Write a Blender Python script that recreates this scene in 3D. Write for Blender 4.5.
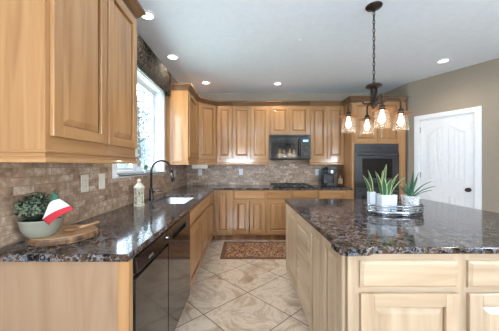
import bpy, bmesh, math, random
from mathutils import Matrix, Vector

random.seed(7)
S = bpy.context.scene
for o in list(bpy.data.objects):
    bpy.data.objects.remove(o)
COL = S.collection

def lin(r, g, b):
    def f(c):
        c /= 255.0
        return c / 12.92 if c <= 0.04045 else ((c + 0.055) / 1.055) ** 2.4
    return (f(r), f(g), f(b), 1.0)

# ------------------------------------------------------------------ camera
cam_d = bpy.data.cameras.new('camera')
cam_d.sensor_width = 36.0
cam_d.lens = 36.0 * 243.0 / 499.0
cam_d.shift_x = 5.5 / 499.0
cam_d.clip_start = 0.02
cam = bpy.data.objects.new('camera', cam_d)
cam.location = (0, 0, 1.30)
cam.rotation_euler = (math.radians(90), 0, 0)
COL.objects.link(cam)
S.camera = cam

# ------------------------------------------------------------------ light
WORLD_STRENGTH = 11.0
CEILING_FILL_POWER = 180.0
RECESSED_POWER = 22.0
BULB_POWER = 1.2
S.view_settings.view_transform = 'Standard'
S.view_settings.look = 'None'
S.view_settings.gamma = 1.0
S.view_settings.use_curve_mapping = False
S.view_settings.exposure = 0.45

W = bpy.data.worlds.new('sky')
S.world = W
W.use_nodes = True
wn = W.node_tree
bgn = wn.nodes['Background']
tc = wn.nodes.new('ShaderNodeTexCoord')
sep = wn.nodes.new('ShaderNodeSeparateXYZ')
rmp = wn.nodes.new('ShaderNodeValToRGB')
rmp.color_ramp.elements[0].position = 0.45
rmp.color_ramp.elements[0].color = (0.74, 0.85, 0.98, 1)
rmp.color_ramp.elements[1].position = 0.75
rmp.color_ramp.elements[1].color = (0.72, 0.87, 1.0, 1)
mp = wn.nodes.new('ShaderNodeMapRange')
mp.inputs[1].default_value = -1
mp.inputs[2].default_value = 1
wn.links.new(tc.outputs['Generated'], sep.inputs[0])
wn.links.new(sep.outputs['Z'], mp.inputs[0])
wn.links.new(mp.outputs[0], rmp.inputs[0])
wn.links.new(rmp.outputs[0], bgn.inputs[0])
bgn.inputs[1].default_value = WORLD_STRENGTH

def area(name, loc, rot, sx, sy, power, col, portal=False):
    d = bpy.data.lights.new(name, 'AREA')
    d.shape = 'RECTANGLE'; d.size = sx; d.size_y = sy
    d.energy = power; d.color = col
    if portal:
        d.cycles.is_portal = True
    o = bpy.data.objects.new(name, d)
    o.location = loc; o.rotation_euler = rot
    COL.objects.link(o)
    return o
R90 = math.radians(90)
# sink window portal, then unseen lamps added behind the camera to brighten the ceiling
area('sink_window_portal', (-1.32, 2.79, 1.77), (0, -R90, 0), 1.1, 1.25, 1, (1, 1, 1), True)
area('rear_ceiling_fill', (-0.2, -2.80, 1.35), (R90 + math.radians(65), 0, 0), 1.3, 0.9, CEILING_FILL_POWER, (0.72, 0.87, 1.0))
area('side_ceiling_fill', (3.80, -1.65, 1.35), (0, R90 + math.radians(65), 0), 0.9, 1.0, CEILING_FILL_POWER * 1.1, (0.72, 0.87, 1.0))

# ------------------------------------------------------------------ mesh helpers
class MB:
    def __init__(self):
        self.v = []; self.f = []; self.m = []
    def add(self, vs, fs, mi=0):
        b = len(self.v)
        self.v += [tuple(p) for p in vs]
        for f in fs:
            self.f.append([i + b for i in f]); self.m.append(mi)
        return self
    def box(self, x0, x1, y0, y1, z0, z1, mi=0):
        vs = [(x, y, z) for z in (z0, z1) for y in (y0, y1) for x in (x0, x1)]
        return self.add(vs, [(0, 2, 3, 1), (4, 5, 7, 6), (0, 1, 5, 4), (2, 6, 7, 3), (0, 4, 6, 2), (1, 3, 7, 5)], mi)
    def frus(self, x0, x1, z0, z1, ya, yb, ins, mi=0, axis='y'):
        # rectangle in xz at y=ya, inset rectangle at y=yb
        vs = [(x0, ya, z0), (x1, ya, z0), (x1, ya, z1), (x0, ya, z1),
              (x0 + ins, yb, z0 + ins), (x1 - ins, yb, z0 + ins), (x1 - ins, yb, z1 - ins), (x0 + ins, yb, z1 - ins)]
        return self.add(vs, [(0, 3, 2, 1), (4, 5, 6, 7), (0, 1, 5, 4), (1, 2, 6, 5), (2, 3, 7, 6), (3, 0, 4, 7)], mi)
    def prism(self, poly, z0, z1, mi=0):
        n = len(poly)
        vs = [(x, y, z0) for x, y in poly] + [(x, y, z1) for x, y in poly]
        fs = [tuple(range(n - 1, -1, -1)), tuple(range(n, 2 * n))]
        fs += [(i, (i + 1) % n, n + (i + 1) % n, n + i) for i in range(n)]
        return self.add(vs, fs, mi)
    def prism_y(self, poly, y0, y1, ins=0.0, mi=0):
        # polygon in xz pulled from y0 to y1, shrunk about its centroid by ins
        n = len(poly)
        cx = sum(p[0] for p in poly) / n; cz = sum(p[1] for p in poly) / n
        hw = max(abs(p[0] - cx) for p in poly); hh = max(abs(p[1] - cz) for p in poly)
        vs = [(x, y0, z) for x, z in poly]
        vs += [(cx + (x - cx) * (1 - ins / hw), y1, cz + (z - cz) * (1 - ins / hh)) for x, z in poly]
        fs = [tuple(range(n - 1, -1, -1)), tuple(range(n, 2 * n))]
        fs += [(i, (i + 1) % n, n + (i + 1) % n, n + i) for i in range(n)]
        return self.add(vs, fs, mi)
    def lathe(self, prof, c=(0, 0, 0), n=24, sx=1.0, sy=1.0, closed=False, mi=0):
        vs = []; fs = []
        k = len(prof)
        for i in range(n):
            a = 2 * math.pi * i / n
            for r, z in prof:
                vs.append((c[0] + r * math.cos(a) * sx, c[1] + r * math.sin(a) * sy, c[2] + z))
        for i in range(n):
            j = (i + 1) % n
            for q in range(k if closed else k - 1):
                q2 = (q + 1) % k
                fs.append((i * k + q, j * k + q, j * k + q2, i * k + q2))
        if not closed:
            if prof[0][0] > 1e-6: fs.append(tuple(i * k for i in range(n - 1, -1, -1)))
            if prof[-1][0] > 1e-6: fs.append(tuple(i * k + k - 1 for i in range(n)))
        return self.add(vs, fs, mi)
    def tube(self, pts, r, n=10, closed=False, mi=0):
        pts = [Vector(p) for p in pts]
        m = len(pts)
        rs = r if isinstance(r, (list, tuple)) else [r] * m
        vs = []; fs = []
        up = None
        for i, p in enumerate(pts):
            if closed:
                t = (pts[(i + 1) % m] - pts[i - 1]).normalized()
            else:
                t = (pts[min(i + 1, m - 1)] - pts[max(i - 1, 0)]).normalized()
            if up is None:
                up = Vector((0, 0, 1)) if abs(t.z) < 0.9 else Vector((1, 0, 0))
            a = t.cross(up).normalized(); b = a.cross(t).normalized(); up = b
            for k in range(n):
                an = 2 * math.pi * k / n
                vs.append(p + a * rs[i] * math.cos(an) + b * rs[i] * math.sin(an))
        for i in range(m if closed else m - 1):
            j = (i + 1) % m
            for k in range(n):
                k2 = (k + 1) % n
                fs.append((i * n + k, i * n + k2, j * n + k2, j * n + k))
        if not closed:
            fs.append(tuple(range(n - 1, -1, -1))); fs.append(tuple((m - 1) * n + k for k in range(n)))
        return self.add(vs, fs, mi)
    def ball(self, c, rx, ry, rz, n=16, k=10, mi=0):
        prof = [(math.sin(math.pi * i / k), -math.cos(math.pi * i / k) * rz) for i in range(k + 1)]
        prof[0] = (0.0, -rz); prof[-1] = (0.0, rz)
        return self.lathe(prof, c, n, rx, ry, mi=mi)
    def sweep(self, path, prof, prev=None, nxt=None):
        # path: xy points, outward is on the right hand; prof: closed (out, z)
        P = [Vector(p) for p in path]
        vs = []; fs = []; k = len(prof)
        for i, p in enumerate(P):
            a = P[i - 1] if i > 0 else (Vector(prev) if prev else None)
            b = P[i + 1] if i < len(P) - 1 else (Vector(nxt) if nxt else None)
            d1 = (p - a).normalized() if a is not None else None
            d2 = (b - p).normalized() if b is not None else None
            if d1 is None: d1 = d2
            if d2 is None: d2 = d1
            n1 = Vector((d1.y, -d1.x)); n2 = Vector((d2.y, -d2.x))
            m = (n1 + n2).normalized(); s = 1.0 / max(0.3, m.dot(n1))
            for o, z in prof:
                q = p + m * o * s
                vs.append((q.x, q.y, z))
        for i in range(len(P) - 1):
            for j in range(k):
                j2 = (j + 1) % k
                fs.append((i * k + j, i * k + j2, (i + 1) * k + j2, (i + 1) * k + j))
        fs.append(tuple(range(k - 1, -1, -1))); fs.append(tuple((len(P) - 1) * k + j for j in range(k)))
        return self.add(vs, fs)
    def xf(self, M):
        self.v = [tuple(M @ Vector(p)) for p in self.v]
        return self

def build(name, mb, mats, parent=None, loc=(0, 0, 0), rotz=0.0, bevel=0.0, smooth=False, seg=2, fix=True):
    me = bpy.data.meshes.new(name)
    me.from_pydata(mb.v, [], mb.f)
    if not isinstance(mats, (list, tuple)): mats = [mats]
    for m in mats: me.materials.append(m)
    for p, mi in zip(me.polygons, mb.m): p.material_index = mi
    if fix:
        bm = bmesh.new(); bm.from_mesh(me)
        bmesh.ops.recalc_face_normals(bm, faces=bm.faces)
        bm.to_mesh(me); bm.free()
    if smooth:
        for p in me.polygons: p.use_smooth = True
    o = bpy.data.objects.new(name, me)
    o.location = loc; o.rotation_euler = (0, 0, rotz)
    COL.objects.link(o)
    if parent is not None: o.parent = parent
    if bevel > 0:
        b = o.modifiers.new('bevel', 'BEVEL'); b.width = bevel; b.segments = seg
        b.limit_method = 'ANGLE'; b.angle_limit = math.radians(40)
    if smooth == 'auto':
        pass
    return o

def tag(o, label, cat, group=None):
    o['label'] = label; o['category'] = cat
    if group: o['group'] = group
    return o
def thing(name, label, cat, loc=(0, 0, 0), rotz=0.0, group=None):
    o = bpy.data.objects.new(name, None)
    o.empty_display_size = 0.1
    o.location = loc; o.rotation_euler = (0, 0, rotz)
    COL.objects.link(o)
    return tag(o, label, cat, group)
def struct(o):
    o['kind'] = 'structure'; return o
def wmat(o):   # world-to-local of a top-level thing
    return (Matrix.Translation(o.location) @ Matrix.Rotation(o.rotation_euler.z, 4, 'Z')).inverted()
def copy_tree(o, parent=None):
    c = o.copy(); COL.objects.link(c)
    if parent is not None: c.parent = parent
    for ch in list(o.children): copy_tree(ch, c)
    return c

# ------------------------------------------------------------------ materials
def mat(name):
    m = bpy.data.materials.new(name); m.use_nodes = True
    nt = m.node_tree
    return m, nt, nt.nodes['Principled BSDF']
def plain(name, col, rough=0.5, metal=0.0, coat=0.0, spec=0.5):
    m, nt, b = mat(name)
    b.inputs['Base Color'].default_value = col
    b.inputs['Roughness'].default_value = rough
    b.inputs['Metallic'].default_value = metal
    b.inputs['Coat Weight'].default_value = coat
    b.inputs['Specular IOR Level'].default_value = spec
    # faint procedural variation
    n = nt.nodes.new('ShaderNodeTexNoise'); n.inputs['Scale'].default_value = 18
    t = nt.nodes.new('ShaderNodeTexCoord')
    mx = nt.nodes.new('ShaderNodeMix'); mx.data_type = 'RGBA'; mx.blend_type = 'MULTIPLY'
    mx.inputs[6].default_value = col
    r = nt.nodes.new('ShaderNodeValToRGB')
    r.color_ramp.elements[0].color = (0.9, 0.9, 0.9, 1); r.color_ramp.elements[1].color = (1, 1, 1, 1)
    nt.links.new(t.outputs['Object'], n.inputs['Vector'])
    nt.links.new(n.outputs['Fac'], r.inputs[0])
    nt.links.new(r.outputs[0], mx.inputs[7]); mx.inputs[0].default_value = 1
    nt.links.new(mx.outputs[2], b.inputs['Base Color'])
    return m
def ramp(nt, stops):
    r = nt.nodes.new('ShaderNodeValToRGB')
    e = r.color_ramp.elements
    e[0].position, e[0].color = stops[0]
    e[1].position, e[1].color = stops[-1]
    for p, c in stops[1:-1]:
        q = e.new(p); q.color = c
    return r
def wood(name, scale, light, mid, dark, rough=0.45):
    m, nt, b = mat(name)
    t = nt.nodes.new('ShaderNodeTexCoord')
    oi = nt.nodes.new('ShaderNodeObjectInfo')
    ad = nt.nodes.new('ShaderNodeVectorMath'); ad.operation = 'ADD'
    ml = nt.nodes.new('ShaderNodeVectorMath'); ml.operation = 'SCALE'; ml.inputs['Scale'].default_value = 37.0
    cmb = nt.nodes.new('ShaderNodeCombineXYZ')
    for i in range(3): nt.links.new(oi.outputs['Random'], cmb.inputs[i])
    nt.links.new(cmb.outputs[0], ml.inputs[0])
    nt.links.new(t.outputs['Object'], ad.inputs[0]); nt.links.new(ml.outputs[0], ad.inputs[1])
    mpn = nt.nodes.new('ShaderNodeMapping'); mpn.inputs['Scale'].default_value = scale
    nt.links.new(ad.outputs[0], mpn.inputs['Vector'])
    n = nt.nodes.new('ShaderNodeTexNoise'); n.inputs['Scale'].default_value = 1.0
    n.inputs['Detail'].default_value = 6; n.inputs['Distortion'].default_value = 0.8
    nt.links.new(mpn.outputs[0], n.inputs['Vector'])
    r = ramp(nt, [(0.30, dark), (0.5, mid), (0.70, light)])
    nt.links.new(n.outputs['Fac'], r.inputs[0])
    # board to board tone
    hsv = nt.nodes.new('ShaderNodeHueSaturation')
    mr = nt.nodes.new('ShaderNodeMapRange'); mr.inputs[3].default_value = 0.92; mr.inputs[4].default_value = 1.06
    nt.links.new(oi.outputs['Random'], mr.inputs[0]); nt.links.new(mr.outputs[0], hsv.inputs['Value'])
    nt.links.new(r.outputs[0], hsv.inputs['Color'])
    nt.links.new(hsv.outputs[0], b.inputs['Base Color'])
    b.inputs['Roughness'].default_value = rough
    b.inputs['Coat Weight'].default_value = 0.85; b.inputs['Coat Roughness'].default_value = 0.12; b.inputs['Specular IOR Level'].default_value = 0.1
    return m
ML, MM, MD = lin(180, 136, 93), lin(170, 126, 83), lin(153, 109, 70)
MAPLE_V = wood('maple_upright_grain', (16, 16, 1.1), ML, MM, MD)
MAPLE_H = wood('maple_level_grain', (1.1, 1.1, 16), ML, MM, MD)
IL, IM, ID = lin(192, 170, 145), lin(184, 159, 132), lin(168, 141, 114)  # island maple paled: the daylight washing over it is put into the colour
ISL_D = wood('darker_glazed_daylit_maple', (7, 7, 0.8), lin(170, 144, 116), lin(154, 128, 100), lin(134, 108, 82))
ISL_V = wood('daylit_maple_upright_grain', (14, 14, 1.0), IL, IM, ID)
ISL_H = wood('daylit_maple_level_grain', (1.0, 1.0, 14), IL, IM, ID)
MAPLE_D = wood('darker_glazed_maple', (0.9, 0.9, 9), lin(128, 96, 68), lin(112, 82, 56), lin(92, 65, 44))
PANEL_DAYLIT = wood('daylit_end_panel_maple', (10, 10, 1.0), lin(166, 135, 108), lin(158, 126, 99), lin(146, 113, 86))  # same maple finish, paled to paint in the cool daylight on the panel
DARKWOOD = wood('brown_wood', (8, 8, 1), lin(150, 105, 70), lin(128, 86, 55), lin(100, 66, 42))
SLICE = wood('cut_wood_face', (6, 6, 6), lin(196, 158, 118), lin(178, 136, 96), lin(148, 108, 74), 0.5)
BARK = wood('bark', (14, 14, 5), lin(156, 116, 82), lin(104, 74, 52), lin(48, 34, 26), 0.8)

def granite():
    m, nt, b = mat('polished_dark_granite')
    t = nt.nodes.new('ShaderNodeTexCoord')
    n1 = nt.nodes.new('ShaderNodeTexNoise'); n1.inputs['Scale'].default_value = 8; n1.inputs['Detail'].default_value = 8
    n1.inputs['Roughness'].default_value = 0.7; n1.inputs['Distortion'].default_value = 1.6
    n2 = nt.nodes.new('ShaderNodeTexNoise'); n2.inputs['Scale'].default_value = 26; n2.inputs['Detail'].default_value = 9
    n2.inputs['Roughness'].default_value = 0.75; n2.inputs['Distortion'].default_value = 1.2
    v = nt.nodes.new('ShaderNodeTexVoronoi'); v.inputs['Scale'].default_value = 70
    for n in (n1, n2, v): nt.links.new(t.outputs['Object'], n.inputs['Vector'])
    r1 = ramp(nt, [(0.36, lin(4, 5, 8)), (0.43, lin(38, 30, 27)), (0.50, lin(134, 104, 80)), (0.545, lin(18, 17, 19)), (0.60, lin(6, 7, 11)), (0.70, lin(108, 116, 132))])
    r2 = ramp(nt, [(0.45, lin(2, 3, 5)), (0.51, lin(38, 33, 32)), (0.57, lin(172, 175, 184)), (0.605, lin(14, 14, 18))])
    nt.links.new(n1.outputs['Fac'], r1.inputs[0]); nt.links.new(n2.outputs['Fac'], r2.inputs[0])
    mx = nt.nodes.new('ShaderNodeMix'); mx.data_type = 'RGBA'; mx.inputs[0].default_value = 0.55
    nt.links.new(r1.outputs[0], mx.inputs[6]); nt.links.new(r2.outputs[0], mx.inputs[7])
    r3 = ramp(nt, [(0.0, (1.25, 1.2, 1.15, 1)), (0.5, (0.75, 0.75, 0.78, 1))])
    nt.links.new(v.outputs['Distance'], r3.inputs[0])
    m2 = nt.nodes.new('ShaderNodeMix'); m2.data_type = 'RGBA'; m2.blend_type = 'MULTIPLY'; m2.inputs[0].default_value = 0.7
    nt.links.new(mx.outputs[2], m2.inputs[6]); nt.links.new(r3.outputs[0], m2.inputs[7])
    nt.links.new(m2.outputs[2], b.inputs['Base Color'])
    b.inputs['Roughness'].default_value = 0.09
    b.inputs['Specular IOR Level'].default_value = 0.25
    return m
GRANITE = granite()

def bricks(name, axis):
    m, nt, b = mat(name)
    t = nt.nodes.new('ShaderNodeTexCoord')
    sp = nt.nodes.new('ShaderNodeSeparateXYZ'); cb = nt.nodes.new('ShaderNodeCombineXYZ')
    nt.links.new(t.outputs['Object'], sp.inputs[0])
    nt.links.new(sp.outputs[axis], cb.inputs[0]); nt.links.new(sp.outputs['Z'], cb.inputs[1])
    br = nt.nodes.new('ShaderNodeTexBrick')
    br.inputs['Scale'].default_value = 1.0
    br.inputs['Brick Width'].default_value = 0.12; br.inputs['Row Height'].default_value = 0.046
    br.inputs['Mortar Size'].default_value = 0.0035; br.inputs['Mortar Smooth'].default_value = 0.9
    br.inputs['Color1'].default_value = (0, 0, 0, 1); br.inputs['Color2'].default_value = (1, 1, 1, 1)
    br.inputs['Mortar'].default_value = (0.5, 0.5, 0.5, 1)
    nt.links.new(cb.outputs[0], br.inputs['Vector'])
    n = nt.nodes.new('ShaderNodeTexNoise'); n.inputs['Scale'].default_value = 24; n.inputs['Detail'].default_value = 8; n.inputs['Roughness'].default_value = 0.7
    nt.links.new(cb.outputs[0], n.inputs['Vector'])
    mx = nt.nodes.new('ShaderNodeMix'); mx.data_type = 'RGBA'; mx.inputs[0].default_value = 0.80
    nt.links.new(br.outputs['Color'], mx.inputs[6]); nt.links.new(n.outputs['Fac'], mx.inputs[7])
    r = ramp(nt, [(0.30, lin(104, 78, 62)), (0.43, lin(152, 122, 98)), (0.54, lin(176, 147, 122)), (0.70, lin(218, 202, 186))])
    nt.links.new(mx.outputs[2], r.inputs[0])
    m2 = nt.nodes.new('ShaderNodeMix'); m2.data_type = 'RGBA'
    nt.links.new(br.outputs['Fac'], m2.inputs[0]); nt.links.new(r.outputs[0], m2.inputs[6])
    m2.inputs[7].default_value = lin(152, 126, 104)
    nt.links.new(m2.outputs[2], b.inputs['Base Color'])
    b.inputs['Roughness'].default_value = 0.34
    bp = nt.nodes.new('ShaderNodeBump'); bp.inputs['Strength'].default_value = 0.5; bp.inputs['Distance'].default_value = 0.004
    inv = nt.nodes.new('ShaderNodeMath'); inv.operation = 'MULTIPLY_ADD'
    inv.inputs[1].default_value = -1.2
    nt.links.new(br.outputs['Fac'], inv.inputs[0]); nt.links.new(n.outputs['Fac'], inv.inputs[2])
    nt.links.new(inv.outputs[0], bp.inputs['Height']); nt.links.new(bp.outputs[0], b.inputs['Normal'])
    return m
STONE_LEFT = bricks('stone_mosaic_along_depth', 'Y')
STONE_BACK = bricks('stone_mosaic_along_width', 'X')

def floor_mat():
    m, nt, b = mat('marbled_floor_tile')
    t = nt.nodes.new('ShaderNodeTexCoord')
    mpn = nt.nodes.new('ShaderNodeMapping'); mpn.vector_type = 'TEXTURE'
    mpn.inputs['Location'].default_value = (0.038, 2.487, 0)
    mpn.inputs['Rotation'].default_value = (0, 0, math.radians(-47))
    nt.links.new(t.outputs['Object'], mpn.inputs['Vector'])
    br = nt.nodes.new('ShaderNodeTexBrick'); br.offset = 0.0
    br.inputs['Scale'].default_value = 1.0
    br.inputs['Brick Width'].default_value = 0.535; br.inputs['Row Height'].default_value = 0.535
    br.inputs['Mortar Size'].default_value = 0.004; br.inputs['Mortar Smooth'].default_value = 0.2
    br.inputs['Color1'].default_value = (0, 0, 0, 1); br.inputs['Color2'].default_value = (1, 1, 1, 1)
    nt.links.new(mpn.outputs[0], br.inputs['Vector'])
    # each tile carries its own swirl
    sc = nt.nodes.new('ShaderNodeVectorMath'); sc.operation = 'SCALE'; sc.inputs['Scale'].default_value = 9.0
    nt.links.new(br.outputs['Color'], sc.inputs[0])
    ad = nt.nodes.new('ShaderNodeVectorMath'); ad.operation = 'ADD'
    nt.links.new(mpn.outputs[0], ad.inputs[0]); nt.links.new(sc.outputs[0], ad.inputs[1])
    n = nt.nodes.new('ShaderNodeTexNoise'); n.inputs['Scale'].default_value = 2.6; n.inputs['Detail'].default_value = 10
    n.inputs['Distortion'].default_value = 1.3; n.inputs['Roughness'].default_value = 0.68
    nt.links.new(ad.outputs[0], n.inputs['Vector'])
    r = ramp(nt, [(0.28, lin(156, 128, 104)), (0.42, lin(194, 170, 146)), (0.52, lin(220, 203, 183)), (0.60, lin(192, 170, 150)), (0.72, lin(220, 207, 192))])
    nt.links.new(n.outputs['Fac'], r.inputs[0])
    m2 = nt.nodes.new('ShaderNodeMix'); m2.data_type = 'RGBA'
    nt.links.new(br.outputs['Fac'], m2.inputs[0]); nt.links.new(r.outputs[0], m2.inputs[6])
    m2.inputs[7].default_value = lin(104, 88, 74)
    nt.links.new(m2.outputs[2], b.inputs['Base Color'])
    b.inputs['Roughness'].default_value = 0.22
    return m
FLOOR = floor_mat()

def rug_mat():
    m, nt, b = mat('patterned_rug_pile')
    t = nt.nodes.new('ShaderNodeTexCoord')
    v = nt.nodes.new('ShaderNodeTexVoronoi'); v.inputs['Scale'].default_value = 11
    n = nt.nodes.new('ShaderNodeTexNoise'); n.inputs['Scale'].default_value = 24; n.inputs['Detail'].default_value = 4
    for q in (v, n): nt.links.new(t.outputs['Object'], q.inputs['Vector'])
    mx = nt.nodes.new('ShaderNodeMix'); mx.data_type = 'RGBA'; mx.inputs[0].default_value = 0.55
    nt.links.new(v.outputs['Distance'], mx.inputs[6]); nt.links.new(n.outputs['Fac'], mx.inputs[7])
    r = ramp(nt, [(0.30, lin(176, 140, 108)), (0.38, lin(134, 84, 64)), (0.45, lin(84, 64, 58)), (0.50, lin(190, 156, 122)), (0.56, lin(140, 90, 68)), (0.63, lin(112, 92, 82))])
    r.color_ramp.interpolation = 'CONSTANT'
    nt.links.new(mx.outputs[2], r.inputs[0])
    nt.links.new(r.outputs[0], b.inputs['Base Color'])
    b.inputs['Roughness'].default_value = 0.95; b.inputs['Specular IOR Level'].default_value = 0.1
    return m
RUG = rug_mat()
RUG_EDGE = plain('rug_border', lin(120, 88, 70), 0.95, spec=0.1)

def valance_mat():
    m, nt, b = mat('dark_leaf_pattern_fabric')
    t = nt.nodes.new('ShaderNodeTexCoord')
    n = nt.nodes.new('ShaderNodeTexNoise'); n.inputs['Scale'].default_value = 16; n.inputs['Detail'].default_value = 5
    n.inputs['Distortion'].default_value = 3.0
    nt.links.new(t.outputs['Object'], n.inputs['Vector'])
    r = ramp(nt, [(0.46, lin(10, 9, 9)), (0.53, lin(24, 21, 20)), (0.57, lin(130, 116, 98)), (0.60, lin(16, 14, 14))])
    nt.links.new(n.outputs['Fac'], r.inputs[0]); nt.links.new(r.outputs[0], b.inputs['Base Color'])
    b.inputs['Roughness'].default_value = 0.85; b.inputs['Specular IOR Level'].default_value = 0.15
    return m
VALANCE = valance_mat()

WALLP = plain('taupe_wall_paint', lin(158, 145, 130), 0.75)
CEILP = plain('white_ceiling_paint', lin(236, 244, 254), 0.85)
WHITE = plain('white_paint', lin(238, 239, 242), 0.35)
VINYL = plain('white_vinyl', lin(236, 240, 244), 0.3)
BLACKGLASS = plain('black_glass', lin(16, 16, 18), 0.06, coat=0.4)
BLACKAPP = plain('black_gloss_enamel', lin(26, 25, 26), 0.13, coat=0.3)
BLACKMAT = plain('black_matte', lin(22, 21, 22), 0.5)
IRON = plain('cast_iron', lin(44, 38, 35), 0.5)
BRONZE = plain('dark_bronze', lin(62, 52, 46), 0.38, 0.75)
STEEL = plain('brushed_steel', lin(170, 173, 180), 0.28, 0.9)
TRAYM = plain('silvery_metal', lin(176, 180, 186), 0.2, 0.95)
PLATE = plain('almond_plastic', lin(226, 216, 200), 0.4)
PLATEW = plain('white_plastic', lin(238, 238, 236), 0.4)
ANTIQUE = plain('antique_white_metal', lin(206, 198, 178), 0.5)
CERAMIC = plain('white_ceramic', lin(206, 210, 216), 0.3)
BOWLM = plain('grey_green_glaze', lin(140, 138, 122), 0.25)
SOIL = plain('soil', lin(60, 46, 36), 0.95)
LEAF = plain('green_leaf', lin(58, 102, 66), 0.45)
LEAFY = plain('cream_leaf_edge', lin(196, 202, 140), 0.45)
LEAFALOE = plain('blue_green_leaf', lin(62, 112, 84), 0.4)
BOXLEAF = plain('small_grey_green_leaf', lin(104, 116, 88), 0.6)
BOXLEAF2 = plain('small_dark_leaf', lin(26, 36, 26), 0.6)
FGREEN = plain('green_cloth', lin(48, 92, 74), 0.85)
FWHITE = plain('white_cloth', lin(236, 234, 230), 0.85)
FRED = plain('red_cloth', lin(186, 40, 52), 0.85)
AMBERB = plain('brown_bottle_glass', lin(92, 52, 34), 0.15, coat=0.4)
COFFEEM = plain('dark_grey_plastic', lin(28, 30, 36), 0.35)
OVENB = plain('charcoal_enamel', lin(50, 50, 54), 0.32)
CANDLE = plain('cream_wax', lin(238, 228, 204), 0.5)
COPPER = plain('aged_copper', lin(176, 122, 84), 0.4, 0.6)
DKFOIL = plain('tree_leaf', lin(74, 88, 92), 0.7)
TRUNK = plain('tree_bark', lin(52, 46, 42), 0.9)
BOUNCE_GROUND = plain('pale_bounce_ground', lin(190, 198, 180), 0.95)  # ground outside made pale to bounce daylight up to the ceiling
SIDING = plain('pale_siding', lin(90, 96, 104), 0.7)
ROOFM = plain('grey_shingle', lin(60, 60, 66), 0.8)
DECK = plain('patio_paving', lin(180, 176, 170), 0.85)

def marble_pot():
    m, nt, b = mat('veined_white_glaze')
    t = nt.nodes.new('ShaderNodeTexCoord')
    n = nt.nodes.new('ShaderNodeTexNoise'); n.inputs['Scale'].default_value = 14; n.inputs['Distortion'].default_value = 3
    nt.links.new(t.outputs['Object'], n.inputs['Vector'])
    r = ramp(nt, [(0.40, lin(226, 226, 228)), (0.50, lin(150, 146, 150)), (0.58, lin(228, 226, 226))])
    nt.links.new(n.outputs['Fac'], r.inputs[0]); nt.links.new(r.outputs[0], b.inputs['Base Color'])
    b.inputs['Roughness'].default_value = 0.3
    return m
MARBLEPOT = marble_pot()
def rim_factor(nt, lo, hi):
    lw = nt.nodes.new('ShaderNodeLayerWeight'); lw.inputs[0].default_value = 0.5
    pw_ = nt.nodes.new('ShaderNodeMath'); pw_.operation = 'POWER'; pw_.inputs[1].default_value = 4.0
    mr = nt.nodes.new('ShaderNodeMapRange'); mr.inputs[3].default_value = lo; mr.inputs[4].default_value = hi
    nt.links.new(lw.outputs['Facing'], pw_.inputs[0]); nt.links.new(pw_.outputs[0], mr.inputs[0])
    return mr
def thin_glass(name, tint, gl=0.12):
    m = bpy.data.materials.new(name); m.use_nodes = True
    nt = m.node_tree; nt.nodes.clear()
    out = nt.nodes.new('ShaderNodeOutputMaterial')
    tr = nt.nodes.new('ShaderNodeBsdfTransparent'); tr.inputs[0].default_value = tint
    g = nt.nodes.new('ShaderNodeBsdfGlossy'); g.inputs['Roughness'].default_value = 0.03
    fr = rim_factor(nt, 0.03, gl)
    mx = nt.nodes.new('ShaderNodeMixShader')
    nt.links.new(fr.outputs[0], mx.inputs[0]); nt.links.new(tr.outputs[0], mx.inputs[1]); nt.links.new(g.outputs[0], mx.inputs[2])
    nt.links.new(mx.outputs[0], out.inputs[0])
    return m
PANE = thin_glass('window_glass', (0.96, 0.98, 0.98, 1), 0.2)
def seeded_glass():
    m = bpy.data.materials.new('seeded_warm_glass'); m.use_nodes = True
    nt = m.node_tree; nt.nodes.clear()
    out = nt.nodes.new('ShaderNodeOutputMaterial')
    tr = nt.nodes.new('ShaderNodeBsdfTransparent'); tr.inputs[0].default_value = (1.0, 0.95, 0.88, 1)
    tl = nt.nodes.new('ShaderNodeBsdfTranslucent'); tl.inputs[0].default_value = (1.0, 0.95, 0.9, 1)
    g = nt.nodes.new('ShaderNodeBsdfGlossy'); g.inputs['Roughness'].default_value = 0.08
    n = nt.nodes.new('ShaderNodeTexNoise'); n.inputs['Scale'].default_value = 40
    t = nt.nodes.new('ShaderNodeTexCoord'); nt.links.new(t.outputs['Object'], n.inputs['Vector'])
    mr = nt.nodes.new('ShaderNodeMapRange'); mr.inputs[3].default_value = 0.06; mr.inputs[4].default_value = 0.07
    nt.links.new(n.outputs['Fac'], mr.inputs[0])
    a = nt.nodes.new('ShaderNodeMixShader'); b = nt.nodes.new('ShaderNodeMixShader')
    nt.links.new(mr.outputs[0], a.inputs[0]); nt.links.new(tr.outputs[0], a.inputs[1]); nt.links.new(tl.outputs[0], a.inputs[2])
    fr = rim_factor(nt, 0.03, 0.3)
    nt.links.new(fr.outputs[0], b.inputs[0]); nt.links.new(a.outputs[0], b.inputs[1]); nt.links.new(g.outputs[0], b.inputs[2])
    nt.links.new(b.outputs[0], out.inputs[0])
    return m
AMBERG = seeded_glass()
def emit(name, col, s):
    m, nt, b = mat(name)
    b.inputs['Base Color'].default_value = col
    b.inputs['Emission Color'].default_value = col
    b.inputs['Emission Strength'].default_value = s
    return m
LENS = emit('lit_lens', (1.0, 0.95, 0.88, 1), 4.0)
FILAMENT = emit('lit_bulb', (1.0, 0.88, 0.72, 1), 4.0)
DISPLAY = emit('lit_display', (0.35, 0.6, 0.9, 1), 0.5)

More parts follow.
